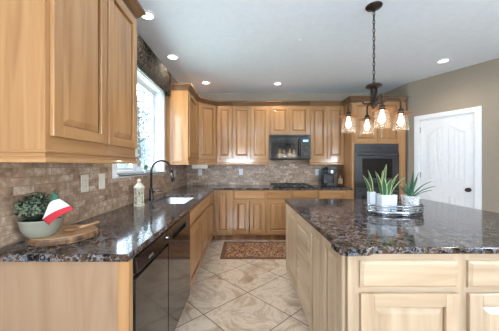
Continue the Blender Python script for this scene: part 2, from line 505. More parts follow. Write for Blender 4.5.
# ------------------------------------------------------------------ setting
XW, YB, ZC = -1.152, 4.85, 2.743
YR, XR = -3.0, 3.98           # rear wall and right wall (behind / beside the camera)
PC = (2.87, 4.26)             # pantry corner
PD = (3.98, 2.223)            # where the angled wall meets the right wall
CT = 0.914                    # worktop height
struct(build('floor', MB().box(XW - 0.15, XR + 0.15, YR - 0.15, YB + 0.15, -0.08, 0.0), FLOOR))
struct(build('ceiling', MB().box(XW - 0.15, XR + 0.15, YR - 0.15, YB + 0.15, ZC, ZC + 0.1), CEILP))
# left wall with the sink window opening
WY0, WY1, WZ0, WZ1 = 2.17, 3.42, 1.215, 2.34
mb = MB()
mb.box(XW - 0.15, XW, YR, WY0, 0, ZC).box(XW - 0.15, XW, WY1, YB + 0.15, 0, ZC)
mb.box(XW - 0.15, XW, WY0, WY1, 0, WZ0).box(XW - 0.15, XW, WY0, WY1, WZ1, ZC)
struct(build('wall_left', mb, WALLP))
struct(build('wall_back', MB().box(XW, 2.96, YB, YB + 0.15, 0, ZC), WALLP))
mb = MB().prism([(2.80, 4.85), (PC[0], PC[1]), (PC[0] + 0.14, PC[1] + 0.08), (2.95, 4.85)], 0, ZC)
struct(build('wall_return', mb, WALLP))
ang = math.atan2(PD[1] - PC[1], PD[0] - PC[0])
DL = math.hypot(PD[0] - PC[0], PD[1] - PC[1])
D0, D1, DZ = 0.185, 0.900, 2.06       # pantry door opening along the angled wall
mb = MB().box(0, D0, 0, 0.12, 0, ZC).box(D1, DL, 0, 0.12, 0, ZC).box(D0, D1, 0, 0.12, DZ, ZC)
struct(build('wall_pantry', mb, WALLP, None, (PC[0], PC[1], 0), ang))
mb = MB().box(XR, XR + 0.12, -1.1, 2.26, 0, ZC).box(XR, XR + 0.12, YR, -2.2, 0, ZC).box(XR, XR + 0.12, -2.2, -1.1, 2.1, ZC).box(XR, XR + 0.12, -2.2, -1.1, 0, 0.9)
struct(build('wall_right', mb, WALLP))
mb = MB().box(XW, -0.9, YR - 0.12, YR, 0, ZC).box(0.5, XR, YR - 0.12, YR, 0, ZC).box(-0.9, 0.5, YR - 0.12, YR, 2.1, ZC).box(-0.9, 0.5, YR - 0.12, YR, 0, 0.9)
struct(build('wall_rear', mb, WALLP))
# stone backsplash tiling as surface finish of the walls
mb = MB().box(XW, XW + 0.012, 0.35, WY0 - 0.07, CT, 1.42).box(XW, XW + 0.012, WY0 - 0.07, WY1 + 0.08, CT, 1.185)
mb.box(XW, XW + 0.012, WY1 + 0.08, YB, CT, 1.42)
struct(build('trim_1', mb, STONE_LEFT))
struct(build('trim_2', MB().box(XW + 0.012, 1.86, YB - 0.012, YB, CT, 1.42), STONE_BACK))
# baseboards
struct(build('baseboard_pantry', MB().box(0, 0.105, -0.014, -0.001, 0, 0.12).box(0.98, DL, -0.014, -0.001, 0, 0.12), WHITE, None, (PC[0], PC[1], 0), ang, bevel=0.003))
struct(build('baseboard_left', MB().box(XW + 0.001, XW + 0.015, YR, 1.05, 0, 0.12), WHITE, bevel=0.003))

# window over the sink
win = struct(bpy.data.objects.new('window_1', None)); COL.objects.link(win); win.location = (XW, WY0, WZ0)
IV = wmat(win)
mb = MB()
X0, X1 = XW - 0.149, XW - 0.095
mb.box(X0, X1, WY0, WY0 + 0.03, WZ0, WZ1).box(X0, X1, WY1 - 0.03, WY1, WZ0, WZ1)
mb.box(X0, X1, WY0 + 0.03, WY1 - 0.03, WZ0, WZ0 + 0.03).box(X0, X1, WY0 + 0.03, WY1 - 0.03, WZ1 - 0.03, WZ1)
ym = (WY0 + WY1) / 2
mb.box(X0, X1, ym - 0.025, ym + 0.025, WZ0 + 0.03, WZ1 - 0.03)
build('window_frame', mb.xf(IV), VINYL, win, bevel=0.004)
for a, b_ in ((WY0 + 0.032, ym - 0.027), (ym + 0.027, WY1 - 0.032)):
    mb = MB(); z0, z1 = WZ0 + 0.032, WZ1 - 0.032
    xs0, xs1 = XW - 0.140, XW - 0.105
    mb.box(xs0, xs1, a, a + 0.035, z0, z1).box(xs0, xs1, b_ - 0.035, b_, z0, z1)
    mb.box(xs0, xs1, a + 0.035, b_ - 0.035, z0, z0 + 0.035).box(xs0, xs1, a + 0.035, b_ - 0.035, z1 - 0.035, z1)
    sash = build('sash', mb.xf(IV), VINYL, win, bevel=0.003)
    build('pane', MB().box(XW - 0.124, XW - 0.120, a + 0.03, b_ - 0.03, z0 + 0.03, z1 - 0.03).xf(IV), PANE, sash)
mb = MB().tube([(XW - 0.094, WY1 - 0.30, WZ0 + 0.025), (XW - 0.06, WY1 - 0.28, WZ0 + 0.03), (XW - 0.04, WY1 - 0.22, WZ0 + 0.075)], 0.007, 8)
mb.ball((XW - 0.038, WY1 - 0.215, WZ0 + 0.08), 0.012, 0.012, 0.012, 10, 6)
build('crank_handle', mb.xf(IV), VINYL, win, smooth=True)
mb = MB()
cx0, cx1 = XW + 0.001, XW + 0.02
mb.box(cx0, cx1, WY0 - 0.065, WY0, WZ0, WZ1 + 0.06).box(cx0, cx1, WY1, WY1 + 0.075, WZ0, WZ1 + 0.06).box(cx0, cx1, WY0, WY1, WZ1, WZ1 + 0.06)
jb = MB().box(XW - 0.094, XW, WY0 + 0.0005, WY0 + 0.012, WZ0, WZ1 - 0.0005).box(XW - 0.094, XW, WY1 - 0.012, WY1 - 0.0005, WZ0, WZ1 - 0.0005).box(XW - 0.094, XW, WY0 + 0.012, WY1 - 0.012, WZ1 - 0.012, WZ1 - 0.0005)
build('window_jamb', jb.xf(IV), WHITE, win)
build('window_casing', mb.xf(IV), WHITE, win, bevel=0.004)
mb = MB().box(XW - 0.094, XW + 0.035, WY0 + 0.001, WY1 - 0.001, WZ0 - 0.022, WZ0).box(XW + 0.001, XW + 0.035, WY0 - 0.07, WY1 + 0.08, WZ0 - 0.028, WZ0)
build('window_sill', mb.xf(IV), WHITE, win, bevel=0.004)

# unseen window openings behind the camera, placed and sized for their light
def big_window(name, loc, rotz, w, h, n):
    r = struct(bpy.data.objects.new(name, None)); COL.objects.link(r); r.location = loc; r.rotation_euler = (0, 0, rotz)
    mb = MB()
    mb.box(0, w, 0, 0.08, 0, 0.06).box(0, w, 0, 0.08, h - 0.06, h)
    for i in range(n + 1):
        x = (w - 0.06) * i / n
        mb.box(x, x + 0.06, 0.0, 0.08, 0.06, h - 0.06)
    build('window_frame', mb, VINYL, r, bevel=0.004)
big_window('window_2', (-0.9, YR - 0.10, 0.9), 0, 1.4, 1.2, 2)
big_window('window_3', (XR + 0.02, -1.1, 0.9), -R90, 1.1, 1.2, 2)

# pantry door
dr = struct(bpy.data.objects.new('door_1', None)); COL.objects.link(dr); dr.location = (PC[0], PC[1], 0); dr.rotation_euler = (0, 0, ang)
mb = MB().box(D0 - 0.075, D0 + 0.004, -0.02, -0.001, 0, DZ).box(D1 - 0.004, D1 + 0.075, -0.02, -0.001, 0, DZ).box(D0 - 0.075, D1 + 0.075, -0.02, -0.001, DZ, DZ + 0.075)
build('door_casing', mb, WHITE, dr, bevel=0.005)
mb = MB().box(D0 + 0.001, D0 + 0.012, 0, 0.11, 0, DZ - 0.001).box(D1 - 0.012, D1 - 0.001, 0, 0.11, 0, DZ - 0.001).box(D0 + 0.012, D1 - 0.012, 0, 0.11, DZ - 0.012, DZ - 0.001)
build('door_jamb', mb, WHITE, dr)
L0, L1, LZ = D0 + 0.015, D1 - 0.015, DZ - 0.016
leaf = build('door_leaf', MB().box(L0, L1, 0.012, 0.047, 0.008, LZ), WHITE, dr, bevel=0.002)
pw = (L1 - L0 - 0.11 * 2 - 0.09) / 2
for i in (0, 1):
    a = L0 + 0.11 + i * (pw + 0.09); b_ = a + pw
    # upper panel: its top sweeps up towards the middle of the door
    top = []
    for k in range(13):
        u = k / 12.0
        s = u if i == 0 else 1 - u
        zz = 1.80 + 0.10 * (0.5 - 0.5 * math.cos(math.pi * s))
        top.append((a + pw * u, zz))
    poly = [(a, 1.05)] + [(b_, 1.05)] + top[::-1]
    g = 0.012
    ring = MB()
    # moulding ring round the panel and the raised field with its upright grooves
    out = [(a - g, 1.05 - g), (b_ + g, 1.05 - g)] + [(x + (g if x > (a + b_) / 2 else -g) * abs(2 * (x - a) / pw - 1), z + g) for x, z in top[::-1]]
    n = len(poly)
    vs = [(x, 0.0115, z) for x, z in out] + [(x, 0.005, z) for x, z in [((p[0] + q[0]) / 2, (p[1] + q[1]) / 2) for p, q in zip(out, poly)]] + [(x, 0.0115, z) for x, z in poly]
    fs = []
    for k in range(n):
        k2 = (k + 1) % n
        fs.append((k, k2, n + k2, n + k)); fs.append((n + k, n + k2, 2 * n + k2, 2 * n + k))
    ring.add(vs, fs)
    build('panel_molding', ring, WHITE, leaf)
    up = MB()
    for s0, s1 in ((0.06, 0.34), (0.37, 0.63), (0.66, 0.94)):
        pl = [(a + pw * s0, 1.07), (a + pw * s1, 1.07)]
        for k in range(6, -1, -1):
            u = s0 + (s1 - s0) * k / 6.0
            s = u if i == 0 else 1 - u
            pl.append((a + pw * u, 1.78 + 0.10 * (0.5 - 0.5 * math.cos(math.pi * s))))
        up.prism_y(pl, 0.0118, 0.007, 0.006)
    build('upper_panel', up, WHITE, leaf)
    lo = MB()
    lo.frus(a, b_, 0.20, 0.84, 0.0118, 0.006, 0.012)
    for s0, s1 in ((0.08, 0.34), (0.37, 0.63), (0.66, 0.92)):
        lo.frus(a + pw * s0, a + pw * s1, 0.23, 0.81, 0.006, 0.003, 0.005)
    build('lower_panel', lo, WHITE, leaf)
mb = MB()
kx, kz = L1 - 0.06, 0.945
def lathe_y(prof, c, n=16):
    m = MB().lathe(prof, (0, 0, 0), n)
    return m.xf(Matrix.Translation(c) @ Matrix.Rotation(R90, 4, 'X'))
kn = lathe_y([(0.0, 0.0), (0.032, 0.0), (0.032, 0.006), (0.012, 0.010), (0.011, 0.03), (0.026, 0.038), (0.030, 0.05), (0.024, 0.062), (0.0, 0.066)], (kx, 0.012, kz))
build('door_knob', kn, BRONZE, leaf, smooth=True)
for hz in (0.25, 1.1, 1.85):
    build('hinge', MB().box(D0 + 0.006, D0 + 0.018, -0.004, 0.010, hz, hz + 0.09), STEEL, dr)

# outdoors beyond the windows
struct(build('ground_outside', MB().box(-30, XW - 0.16, -20, 30, -0.35, -0.25), BOUNCE_GROUND))
struct(build('ground_patio', MB().box(XW - 0.15, 12, -16, YR - 0.16, -0.2, -0.1).box(XR + 0.16, 12, YR - 0.16, 8, -0.2, -0.1), DECK))

def tree(loc, h, r, label, seed):
    rnd = random.Random(seed)
    t = thing('garden_tree', label, 'tree', loc, 0, 'trees outside the sink window')
    mb = MB().tube([(0, 0, 0), (0.03, 0.02, h * 0.4), (-0.02, 0.0, h * 0.9)], [0.12, 0.09, 0.03], 8)
    for k in range(7):
        a = rnd.uniform(0, 6.28); z = h * (0.3 + 0.08 * k)
        mb.tube([(0, 0, z), (math.cos(a) * r * 0.5, math.sin(a) * r * 0.5, z + 0.3), (math.cos(a) * r * 0.9, math.sin(a) * r * 0.9, z + 0.45)], [0.04, 0.025, 0.01], 6)
    build('trunk', mb, TRUNK, t, smooth=True)
    fm = MB()
    for k in range(700):
        z = rnd.uniform(0.25, 1.0); a = rnd.uniform(0, 6.28); q = r * math.sqrt(rnd.random()) * (1.15 - 0.6 * z)
        c = Vector((math.cos(a) * q, math.sin(a) * q, z * h * 1.08)); s = rnd.uniform(0.06, 0.13)
        d = Vector((rnd.uniform(-1, 1), rnd.uniform(-1, 1), rnd.uniform(-1, 1))).normalized()
        e = d.orthogonal().normalized()
        fm.add([c - d * s, c + e * s * 0.5, c + d * s, c - e * s * 0.5], [(0, 1, 2, 3)])
    build('foliage', fm, DKFOIL, t, fix=False)
tree((-6.4, 14.6, -0.25), 6.4, 1.6, 'tall leafy tree standing behind the slim one outside the sink window', 1)
tree((-8.6, 21.0, -0.25), 6.0, 1.6, 'farthest leafy tree seen through the sink window, deepest in the garden', 3)
tree((-4.9, 11.3, -0.25), 4.8, 1.1, 'slim leafy tree between the fence and the nearest tree outside the sink window', 5)
ho = thing('neighbor_house', 'grey sided house faintly seen outside the sink window', 'house', (-14.0, 30.0, -0.25))
build('wall', MB().box(-3, 3, -5, 5, 0, 3.4), SIDING, ho)
build('roof', MB().add([(-3.4, -5.3, 3.4), (3.4, -5.3, 3.4), (3.4, 5.3, 3.4), (-3.4, 5.3, 3.4), (0, -5.3, 5.4), (0, 5.3, 5.4)], [(0, 3, 2, 1), (0, 1, 4), (2, 3, 5), (1, 2, 5, 4), (3, 0, 4, 5)]), ROOFM, ho)
for yy in (-3.2, -0.4, 2.4):
    build('window', MB().box(3.001, 3.04, yy, yy + 1.0, 1.2, 2.5), STEEL, ho)
fe = thing('garden_fence', 'white picket fence in the garden outside the sink window', 'fence', (-3.4, 4.0, -0.25))
mb = MB()
for k in range(46):
    y = -1.0 + k * 0.16
    mb.box(0, 0.02, y, y + 0.09, 0.05, 1.5)
build('pickets', mb, WHITE, fe)
build('rail', MB().box(0.021, 0.06, -1.0, 6.4, 0.35, 0.43), WHITE, fe)
build('rail', MB().box(0.021, 0.06, -1.0, 6.4, 1.15, 1.23), WHITE, fe)

# ------------------------------------------------------------------ cabinet builders (front at local y=0, into the wall is +y)
def add_door(par, x0, x1, z0, z1, mv, mh, M=None, rail=0.056, name='door'):
    f = MB(); t = 0.020; y1 = -0.0008
    f.box(x0, x0 + rail, -t, y1, z0, z1).box(x1 - rail, x1, -t, y1, z0, z1)
    f.box(x0 + rail, x1 - rail, -t, y1, z0, z0 + rail, 1).box(x0 + rail, x1 - rail, -t, y1, z1 - rail, z1, 1)
    p = MB(); e = 0.0005
    p.box(x0 + rail + e, x1 - rail - e, -0.003, y1, z0 + rail + e, z1 - rail - e, 1)
    g = 0.0045
    ins = min(0.030, (x1 - x0 - 2 * rail) * 0.2)
    p.frus(x0 + rail + g, x1 - rail - g, z0 + rail + g, z1 - rail - g, -0.003, -0.017, ins)
    if M is not None: f.xf(M); p.xf(M)
    d = build(name, f, [mv, mh], par, bevel=0.0035)
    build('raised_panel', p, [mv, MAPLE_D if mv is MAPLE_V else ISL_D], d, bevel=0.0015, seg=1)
    return d
def add_drawer(par, x0, x1, z0, z1, mh, M=None, name='drawer'):
    f = MB()
    f.box(x0, x1, -0.013, -0.0008, z0, z1)
    f.frus(x0 + 0.004, x1 - 0.004, z0 + 0.004, z1 - 0.004, -0.013, -0.020, 0.010)
    if M is not None: f.xf(M)
    return build(name, f, mh, par, bevel=0.002)
def shell(w, d, z0, z1, y0=0.02, top=True):
    m = MB(); t = 0.016
    m.box(0.001, t, y0, d, z0, z1).box(w - t, w - 0.001, y0, d, z0, z1)
    m.box(t, w - t, y0, d, z0, z0 + t).box(t, w - t, d - 0.008, d, z0 + t, z1)
    if top: m.box(t, w - t, y0, d - 0.008, z1 - t, z1)
    return m
def face_frame(par, w, z0, z1, uprights, levels, M=None, mv=None, mh=None):
    m = MB()
    for a, b_ in uprights: m.box(a, b_, 0, 0.02, z0, z1)
    for i in range(len(uprights) - 1):
        a = uprights[i][1]; b_ = uprights[i + 1][0]
        for c, d in levels: m.box(a, b_, 0, 0.02, c, d, 1)
    if M is not None: m.xf(M)
    return build('face_frame', m, [mv or MAPLE_V, mh or MAPLE_H], par)
CROWN = [(-0.015, 2.405), (0.006, 2.405), (0.010, 2.418), (0.022, 2.432), (0.044, 2.462), (0.058, 2.470), (0.058, 2.490), (-0.015, 2.490)]
LRAIL = [(-0.018, 1.3655), (0.004, 1.3655), (0.016, 1.3655), (0.019, 1.360), (0.016, 1.354), (0.003, 1.352), (0.003, 1.340), (0.012, 1.335), (0.020, 1.326), (0.022, 1.313), (-0.018, 1.313)]
def mould(par, name, prof, path, prev=None, nxt=None):
    m = MB().sweep(path, prof, prev, nxt).xf(wmat(par))
    return build(name, m, MAPLE_D if name == 'crown_molding' else MAPLE_H, par)
UB, UT = 1.366, 2.404
DB, DT = 1.424, 2.388
def upper(name, label, loc, rotz, w, depth, doors, ub=UB, db=DB, group=None):
    t = thing(name, label, 'cabinet', loc, rotz, group)
    build('carcass', shell(w, depth, ub, UT), MAPLE_V, t)
    ups = [(0.0005, doors[0][0] + 0.012)]
    for i in range(len(doors) - 1): ups.append((doors[i][1] - 0.012, doors[i + 1][0] + 0.012))
    ups.append((doors[-1][1] - 0.012, w - 0.0005))
    face_frame(t, w, ub, UT, ups, [(ub, db + 0.012), (DT - 0.012, UT)])
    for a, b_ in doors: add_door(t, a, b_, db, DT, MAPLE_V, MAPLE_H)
    return t

# ---- wall cabinets, left of the window
t = upper('wall_cabinet', 'large two-door maple wall cabinet nearest the camera, left of the window', (-0.822, 1.004, 0), R90, 0.836, 0.3275, [(0.022, 0.424), (0.442, 0.822)])
NP = [(XW + 0.0005, 1.004), (-0.822, 1.004), (-0.822, 1.840), (XW + 0.0005, 1.840)]
mould(t, 'crown_molding', CROWN, NP); mould(t, 'light_rail', LRAIL, [(XW + 0.014, 1.004)] + NP[1:3] + [(XW + 0.014, 1.840)])
# ---- wall cabinet right of the window
t = upper('wall_cabinet', 'single-door maple wall cabinet just right of the window and valance', (-0.822, 3.570, 0), R90, 0.640, 0.3275, [(0.03, 0.615)])
UP = [(XW + 0.0005, 3.570), (-0.822, 3.570), (-0.822, 4.210), (-0.512, 4.520), (1.860, 4.520)]
mould(t, 'crown_molding', CROWN, UP[:3], None, UP[3]); mould(t, 'light_rail', LRAIL, [(XW + 0.014, 3.570)] + UP[1:3], None, UP[3])
# ---- diagonal corner cabinet
t = thing('corner_wall_cabinet', 'diagonal corner maple wall cabinet between left wall and back wall', 'cabinet', (-0.822, 4.211, 0), math.radians(45))
cw = math.hypot(0.31, 0.31)
pl = [(-0.836, 4.226), (-0.526, 4.536), (-0.513, 4.838), (XW + 0.014, 4.838), (XW + 0.014, 4.212)]
build('carcass', MB().prism(pl, UB, UT).xf(wmat(t)), MAPLE_V, t)
face_frame(t, cw, UB, UT, [(0.003, 0.04), (cw - 0.04, cw - 0.003)], [(UB, DB + 0.012), (DT - 0.012, UT)], Matrix.Translation((0, -0.001, 0)))
add_door(t, 0.028, cw - 0.028, DB, DT, MAPLE_V, MAPLE_H, Matrix.Translation((0, -0.001, 0)))
mould(t, 'crown_molding', CROWN, [(-0.822, 4.211), (-0.512, 4.520)], (-0.822, 4.0), (0, 4.520))
mould(t, 'light_rail', LRAIL, [(-0.822, 4.211), (-0.512, 4.520)], (-0.822, 4.0), (0, 4.520))
# ---- back wall cabinets
def back_upper(label, x0, x1, doors, ub=UB, db=DB, rail=True, first=False):
    t = upper('wall_cabinet', label, (x0, 4.520, 0), 0, x1 - x0, 0.317, [(a - x0, b_ - x0) for a, b_ in doors], ub, db)
    pv = (-0.822, 4.210) if first else None
    mould(t, 'crown_molding', CROWN, [(x0, 4.520), (x1, 4.520)], pv)
    if rail: mould(t, 'light_rail', LRAIL, [(x0, 4.520), (x1, 4.520)], pv)
    return t
back_upper('narrow single-door maple wall cabinet beside the diagonal corner cabinet', -0.511, -0.217, [(-0.490, -0.228)], first=True)
back_upper('two-door maple wall cabinet left of the microwave', -0.216, 0.472, [(-0.206, 0.122), (0.130, 0.458)])
back_upper('short two-door maple cabinet above the black microwave', 0.473, 1.222, [(0.494, 0.828), (0.838, 1.200)], 1.866, 1.880, False)
back_upper('two-door maple wall cabinet right of the microwave', 1.223, 1.8600, [(1.234, 1.538), (1.546, 1.846)])

# ---- microwave
t = thing('microwave', 'black over-the-range microwave under the short wall cabinet', 'microwave', (0.475, 4.45, 1.41))
mw, mhh = 0.744, 0.452
build('body', MB().box(0, mw, 0.02, 0.385, 0, mhh), BLACKMAT, t, bevel=0.004)
d = build('door', MB().box(0, 0.555, -0.012, 0.019, 0.012, mhh - 0.045), BLACKAPP, t, bevel=0.006)
build('window', MB().box(0.06, 0.46, -0.0150, -0.0125, 0.10, mhh - 0.14), BLACKGLASS, d)
build('handle', MB().tube([(0.525, -0.012, 0.06), (0.525, -0.045, 0.09), (0.525, -0.045, mhh - 0.12), (0.525, -0.012, mhh - 0.09)], 0.009, 8), BLACKAPP, d, smooth=True)
c = build('control_panel', MB().box(0.558, mw, -0.012, 0.019, 0.012, mhh - 0.045), BLACKAPP, t, bevel=0.005)
build('display', MB().box(0.60, 0.70, -0.0140, -0.0125, mhh - 0.13, mhh - 0.09), DISPLAY, c)
for i in range(3):
    for j in range(4): build('button', MB().box(0.60 + i * 0.036, 0.626 + i * 0.036, -0.0150, -0.0125, 0.06 + j * 0.05, 0.092 + j * 0.05), COFFEEM, c)
mb = MB()
for k in range(5): mb.box(0, mw, -0.008, 0.019, mhh - 0.042 + k * 0.0085, mhh - 0.037 + k * 0.0085)
build('vent_grille', mb, BLACKAPP, t)
build('badge', MB().box(0.25, 0.30, -0.0145, -0.0125, 0.045, 0.055), STEEL, d)

# ---- oven tower
TX0, TX1, TY = 1.862, 2.750, 4.200
TW = TX1 - TX0
t = thing('oven_cabinet', 'tall maple cabinet tower housing the black wall oven', 'cabinet', (TX0, TY, 0))
m = MB()
m.box(0, 0.018, 0.02, 0.645, 0.1, UT).box(TW - 0.018, TW, 0.02, 0.645, 0.1, UT).box(0.018, TW - 0.018, 0.63, 0.645, 0.1, UT)
m.box(0.018, TW - 0.018, 0.02, 0.63, UT - 0.018, UT).box(0.018, TW - 0.018, 0.02, 0.63, 1.678, 1.695).box(0.018, TW - 0.018, 0.02, 0.63, 0.1, 0.118).box(0.018, TW - 0.018, 0.02, 0.63, 0.36, 0.378)
build('carcass', m, MAPLE_V, t)
m = MB()
m.box(0, 0.045, 0, 0.02, 0.1, UT).box(TW - 0.082, TW, 0, 0.02, 0.1, UT)
for a, b_ in ((0.1, 0.125), (0.36, 0.385), (1.676, 1.715), (UT - 0.03, UT)): m.box(0.045, TW - 0.082, 0, 0.02, a, b_, 1)
m.box(0.415, 0.445, 0, 0.02, 1.715, UT - 0.03)
build('face_frame', m, [MAPLE_V, MAPLE_H], t)
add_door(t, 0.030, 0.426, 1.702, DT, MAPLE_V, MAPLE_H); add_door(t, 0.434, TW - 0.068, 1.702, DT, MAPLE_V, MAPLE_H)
add_drawer(t, 0.03, TW - 0.068, 0.115, 0.37, MAPLE_H)
build('toe_kick', MB().box(0.0, TW, 0.06, 0.075, 0.001, 0.099), DARKWOOD, t)
mould(t, 'crown_molding', CROWN, [(TX0, 4.462), (TX0, TY), (TX1, TY), (TX1, 4.84)])
# filler strip to the return wall
build('filler_strip', MB().box(TW + 0.001, TW + 0.06, 0.03, 0.05, 0.1, UT), MAPLE_V, t)

t = thing('wall_oven', 'black double wall oven built into the tall maple tower', 'oven', (1.909, TY, 0.392))
ow = 0.757
build('body', MB().box(0.004, ow - 0.010, 0.022, 0.55, 0, 1.278), BLACKMAT, t)
c = build('control_panel', MB().box(0, ow, -0.012, -0.001, 1.145, 1.282), OVENB, t, bevel=0.003)
build('display', MB().box(0.26, 0.48, -0.0140, -0.0125, 1.19, 1.24), COFFEEM, c)
for k in range(4):
    for s in (0, 1):
        x = (0.06 + k * 0.045) if s == 0 else (0.53 + k * 0.045)
        build('button', MB().box(x, x + 0.03, -0.0140, -0.0125, 1.20, 1.225), COFFEEM, c)
for z0, z1 in ((0.62, 1.135), (0.02, 0.52)):
    d = build('oven_door', MB().box(0, ow, -0.030, -0.001, z0, z1), OVENB, t, bevel=0.004)
    build('window', MB().box(0.12, ow - 0.12, -0.0330, -0.0305, z0 + 0.07, z1 - 0.11), BLACKGLASS, d)
    hz = z1 - 0.045
    build('handle', MB().tube([(0.05, -0.030, hz), (0.05, -0.07, hz), (ow - 0.05, -0.07, hz), (ow - 0.05, -0.030, hz)], 0.011, 10), OVENB, d, smooth=True)
build('vent_strip', MB().box(0, ow, -0.016, -0.001, 0.528, 0.612), BLACKMAT, t)

# ---- base cabinets
BZ0, BZ1 = 0.105, CT - 0.034
def base(name, label, loc, rotz, w, depth, bays, end=None):
    t = thing(name, label, 'cabinet', loc, rotz)
    build('carcass', shell(w, depth, BZ0, BZ1, top=False), MAPLE_V, t)
    ups = [(0.0005, bays[0][0] + 0.012)]
    for i in range(len(bays) - 1): ups.append((bays[i][1] - 0.012, bays[i + 1][0] + 0.012))
    ups.append((bays[-1][1] - 0.012, w - 0.0005))
    hasdr = any(b_[2] != 'door' for b_ in bays)
    lv = [(BZ0, BZ0 + 0.035), (BZ1 - 0.03, BZ1)] + ([(0.70, 0.73)] if hasdr else [])
    face_frame(t, w, BZ0, BZ1, ups, lv)
    for a, b_, k in bays:
        if k == 'door': add_door(t, a, b_, 0.135, 0.860, MAPLE_V, MAPLE_H)
        else:
            add_drawer(t, a, b_, 0.728, 0.862, MAPLE_H)
            if k == 'one': add_door(t, a, b_, 0.135, 0.706, MAPLE_V, MAPLE_H)
            else:
                c = (a + b_) / 2
                add_door(t, a, c - 0.006, 0.135, 0.706, MAPLE_V, MAPLE_H); add_door(t, c + 0.006, b_, 0.135, 0.706, MAPLE_V, MAPLE_H)
    build('toe_kick', MB().box(0.001, w - 0.001, 0.065, 0.08, 0.001, BZ0 - 0.001), DARKWOOD, t)
    return t
FX = -0.525
YE, YC1, YD0, YD1, YS0 = 1.1245, 1.616, 1.622, 2.266, 2.272
base('sink_base_cabinet', 'long maple base cabinet under the sink, right of the dishwasher', (FX, YS0, 0), R90, 3.462 - YS0, 0.612, [(0.016, 0.600, 'one'), (0.625, 1.176, 'one')])
base('base_cabinet', 'maple base cabinet on the left run, ending at the inside corner', (FX, 3.464, 0), R90, 4.166 - 3.464, 0.612, [(0.018, 0.540, 'one')])
base('base_cabinet', 'tall-door maple base cabinet in the back run at the inside corner', (-0.5245, 4.170, 0), 0, 0.335, 0.665, [(0.035, 0.285, 'door')])
base('base_cabinet', 'two-door maple base cabinet with one wide drawer behind the rug', (-0.188, 4.170, 0), 0, 0.555, 0.665, [(0.018, 0.540, 'two')])
base('base_cabinet', 'maple base cabinet under left half of cooktop, partly behind the island', (0.368, 4.170, 0), 0, 0.444, 0.665, [(0.018, 0.430, 'one')])
base('base_cabinet', 'maple base cabinet under right half of cooktop, behind the island', (0.813, 4.170, 0), 0, 0.452, 0.665, [(0.012, 0.444, 'one')])
base('base_cabinet', 'maple base cabinet under the coffee machine beside the oven tower', (1.266, 4.170, 0), 0, 0.594, 0.665, [(0.010, 0.470, 'two')])
# end panel at the near end of the left run
t = thing('cabinet_end_panel', 'broad plain maple end panel under the near end of left worktop', 'panel', (XW + 0.002, 1.078, 0))
build('panel', MB().box(0, 0.590, 0, 0.02, 0.001, BZ1), PANEL_DAYLIT, t)
build('stile', MB().box(0.5905, 0.640, -0.003, 0.040, 0.001, BZ1), MAPLE_V, t, bevel=0.002)

# ---- trash compactor
t = thing('trash_compactor', 'black undercounter appliance with control strip at the near end of run', 'appliance', (FX, YE, 0), R90)
w = YC1 - YE
build('body', MB().box(0.004, w - 0.004, 0.005, 0.59, 0.02, 0.872), BLACKMAT, t)
build('door_panel', MB().box(0.003, w - 0.003, -0.022, 0.004, 0.10, 0.772), BLACKAPP, t, bevel=0.004)
c = build('control_panel', MB().add([(0.003, 0.004, 0.80), (w - 0.003, 0.004, 0.80), (w - 0.003, 0.004, 0.874), (0.003, 0.004, 0.874),
    (0.003, -0.034, 0.80), (w - 0.003, -0.034, 0.80), (w - 0.003, -0.026, 0.874), (0.003, -0.026, 0.874)],
    [(0, 1, 2, 3), (4, 7, 6, 5), (0, 4, 5, 1), (3, 2, 6, 7), (0, 3, 7, 4), (1, 5, 6, 2)]), BLACKAPP, t, bevel=0.003)
build('badge', MB().box(0.13, 0.19, -0.0355, -0.0335, 0.820, 0.832), STEEL, c)
build('dial', lathe_y([(0, 0), (0.014, 0), (0.012, 0.012), (0, 0.013)], (w - 0.06, -0.030, 0.840)), BLACKAPP, c)
build('finger_recess', MB().box(0.010, w - 0.010, -0.004, 0.004, 0.776, 0.796), BLACKMAT, t)
build('kick_plate', MB().box(0.004, w - 0.004, 0.040, 0.055, 0.001, 0.095), BLACKMAT, t)
# ---- dishwasher
t = thing('dishwasher', 'smooth black dishwasher with a slot handle beside the sink cabinet', 'dishwasher', (FX, YD0, 0), R90)
w = YD1 - YD0
build('tub', MB().box(0.004, w - 0.004, 0.02, 0.59, 0.10, 0.872), BLACKMAT, t)
m = MB().box(0.002, w - 0.002, -0.022, 0.019, 0.10, 0.775).box(0.002, w - 0.002, -0.022, 0.019, 0.825, 0.874)
m.box(0.002, 0.10, -0.022, 0.019, 0.775, 0.825).box(w - 0.16, w - 0.002, -0.022, 0.019, 0.775, 0.825).box(0.10, w - 0.16, 0.008, 0.019, 0.775, 0.825)
build('door_panel', m, BLACKAPP, t)
build('slot_handle', MB().box(0.10, w - 0.16, -0.026, -0.012, 0.815, 0.828), BLACKMAT, t, bevel=0.003)
build('kick_plate', MB().box(0.004, w - 0.004, 0.040, 0.055, 0.001, 0.095), BLACKMAT, t)

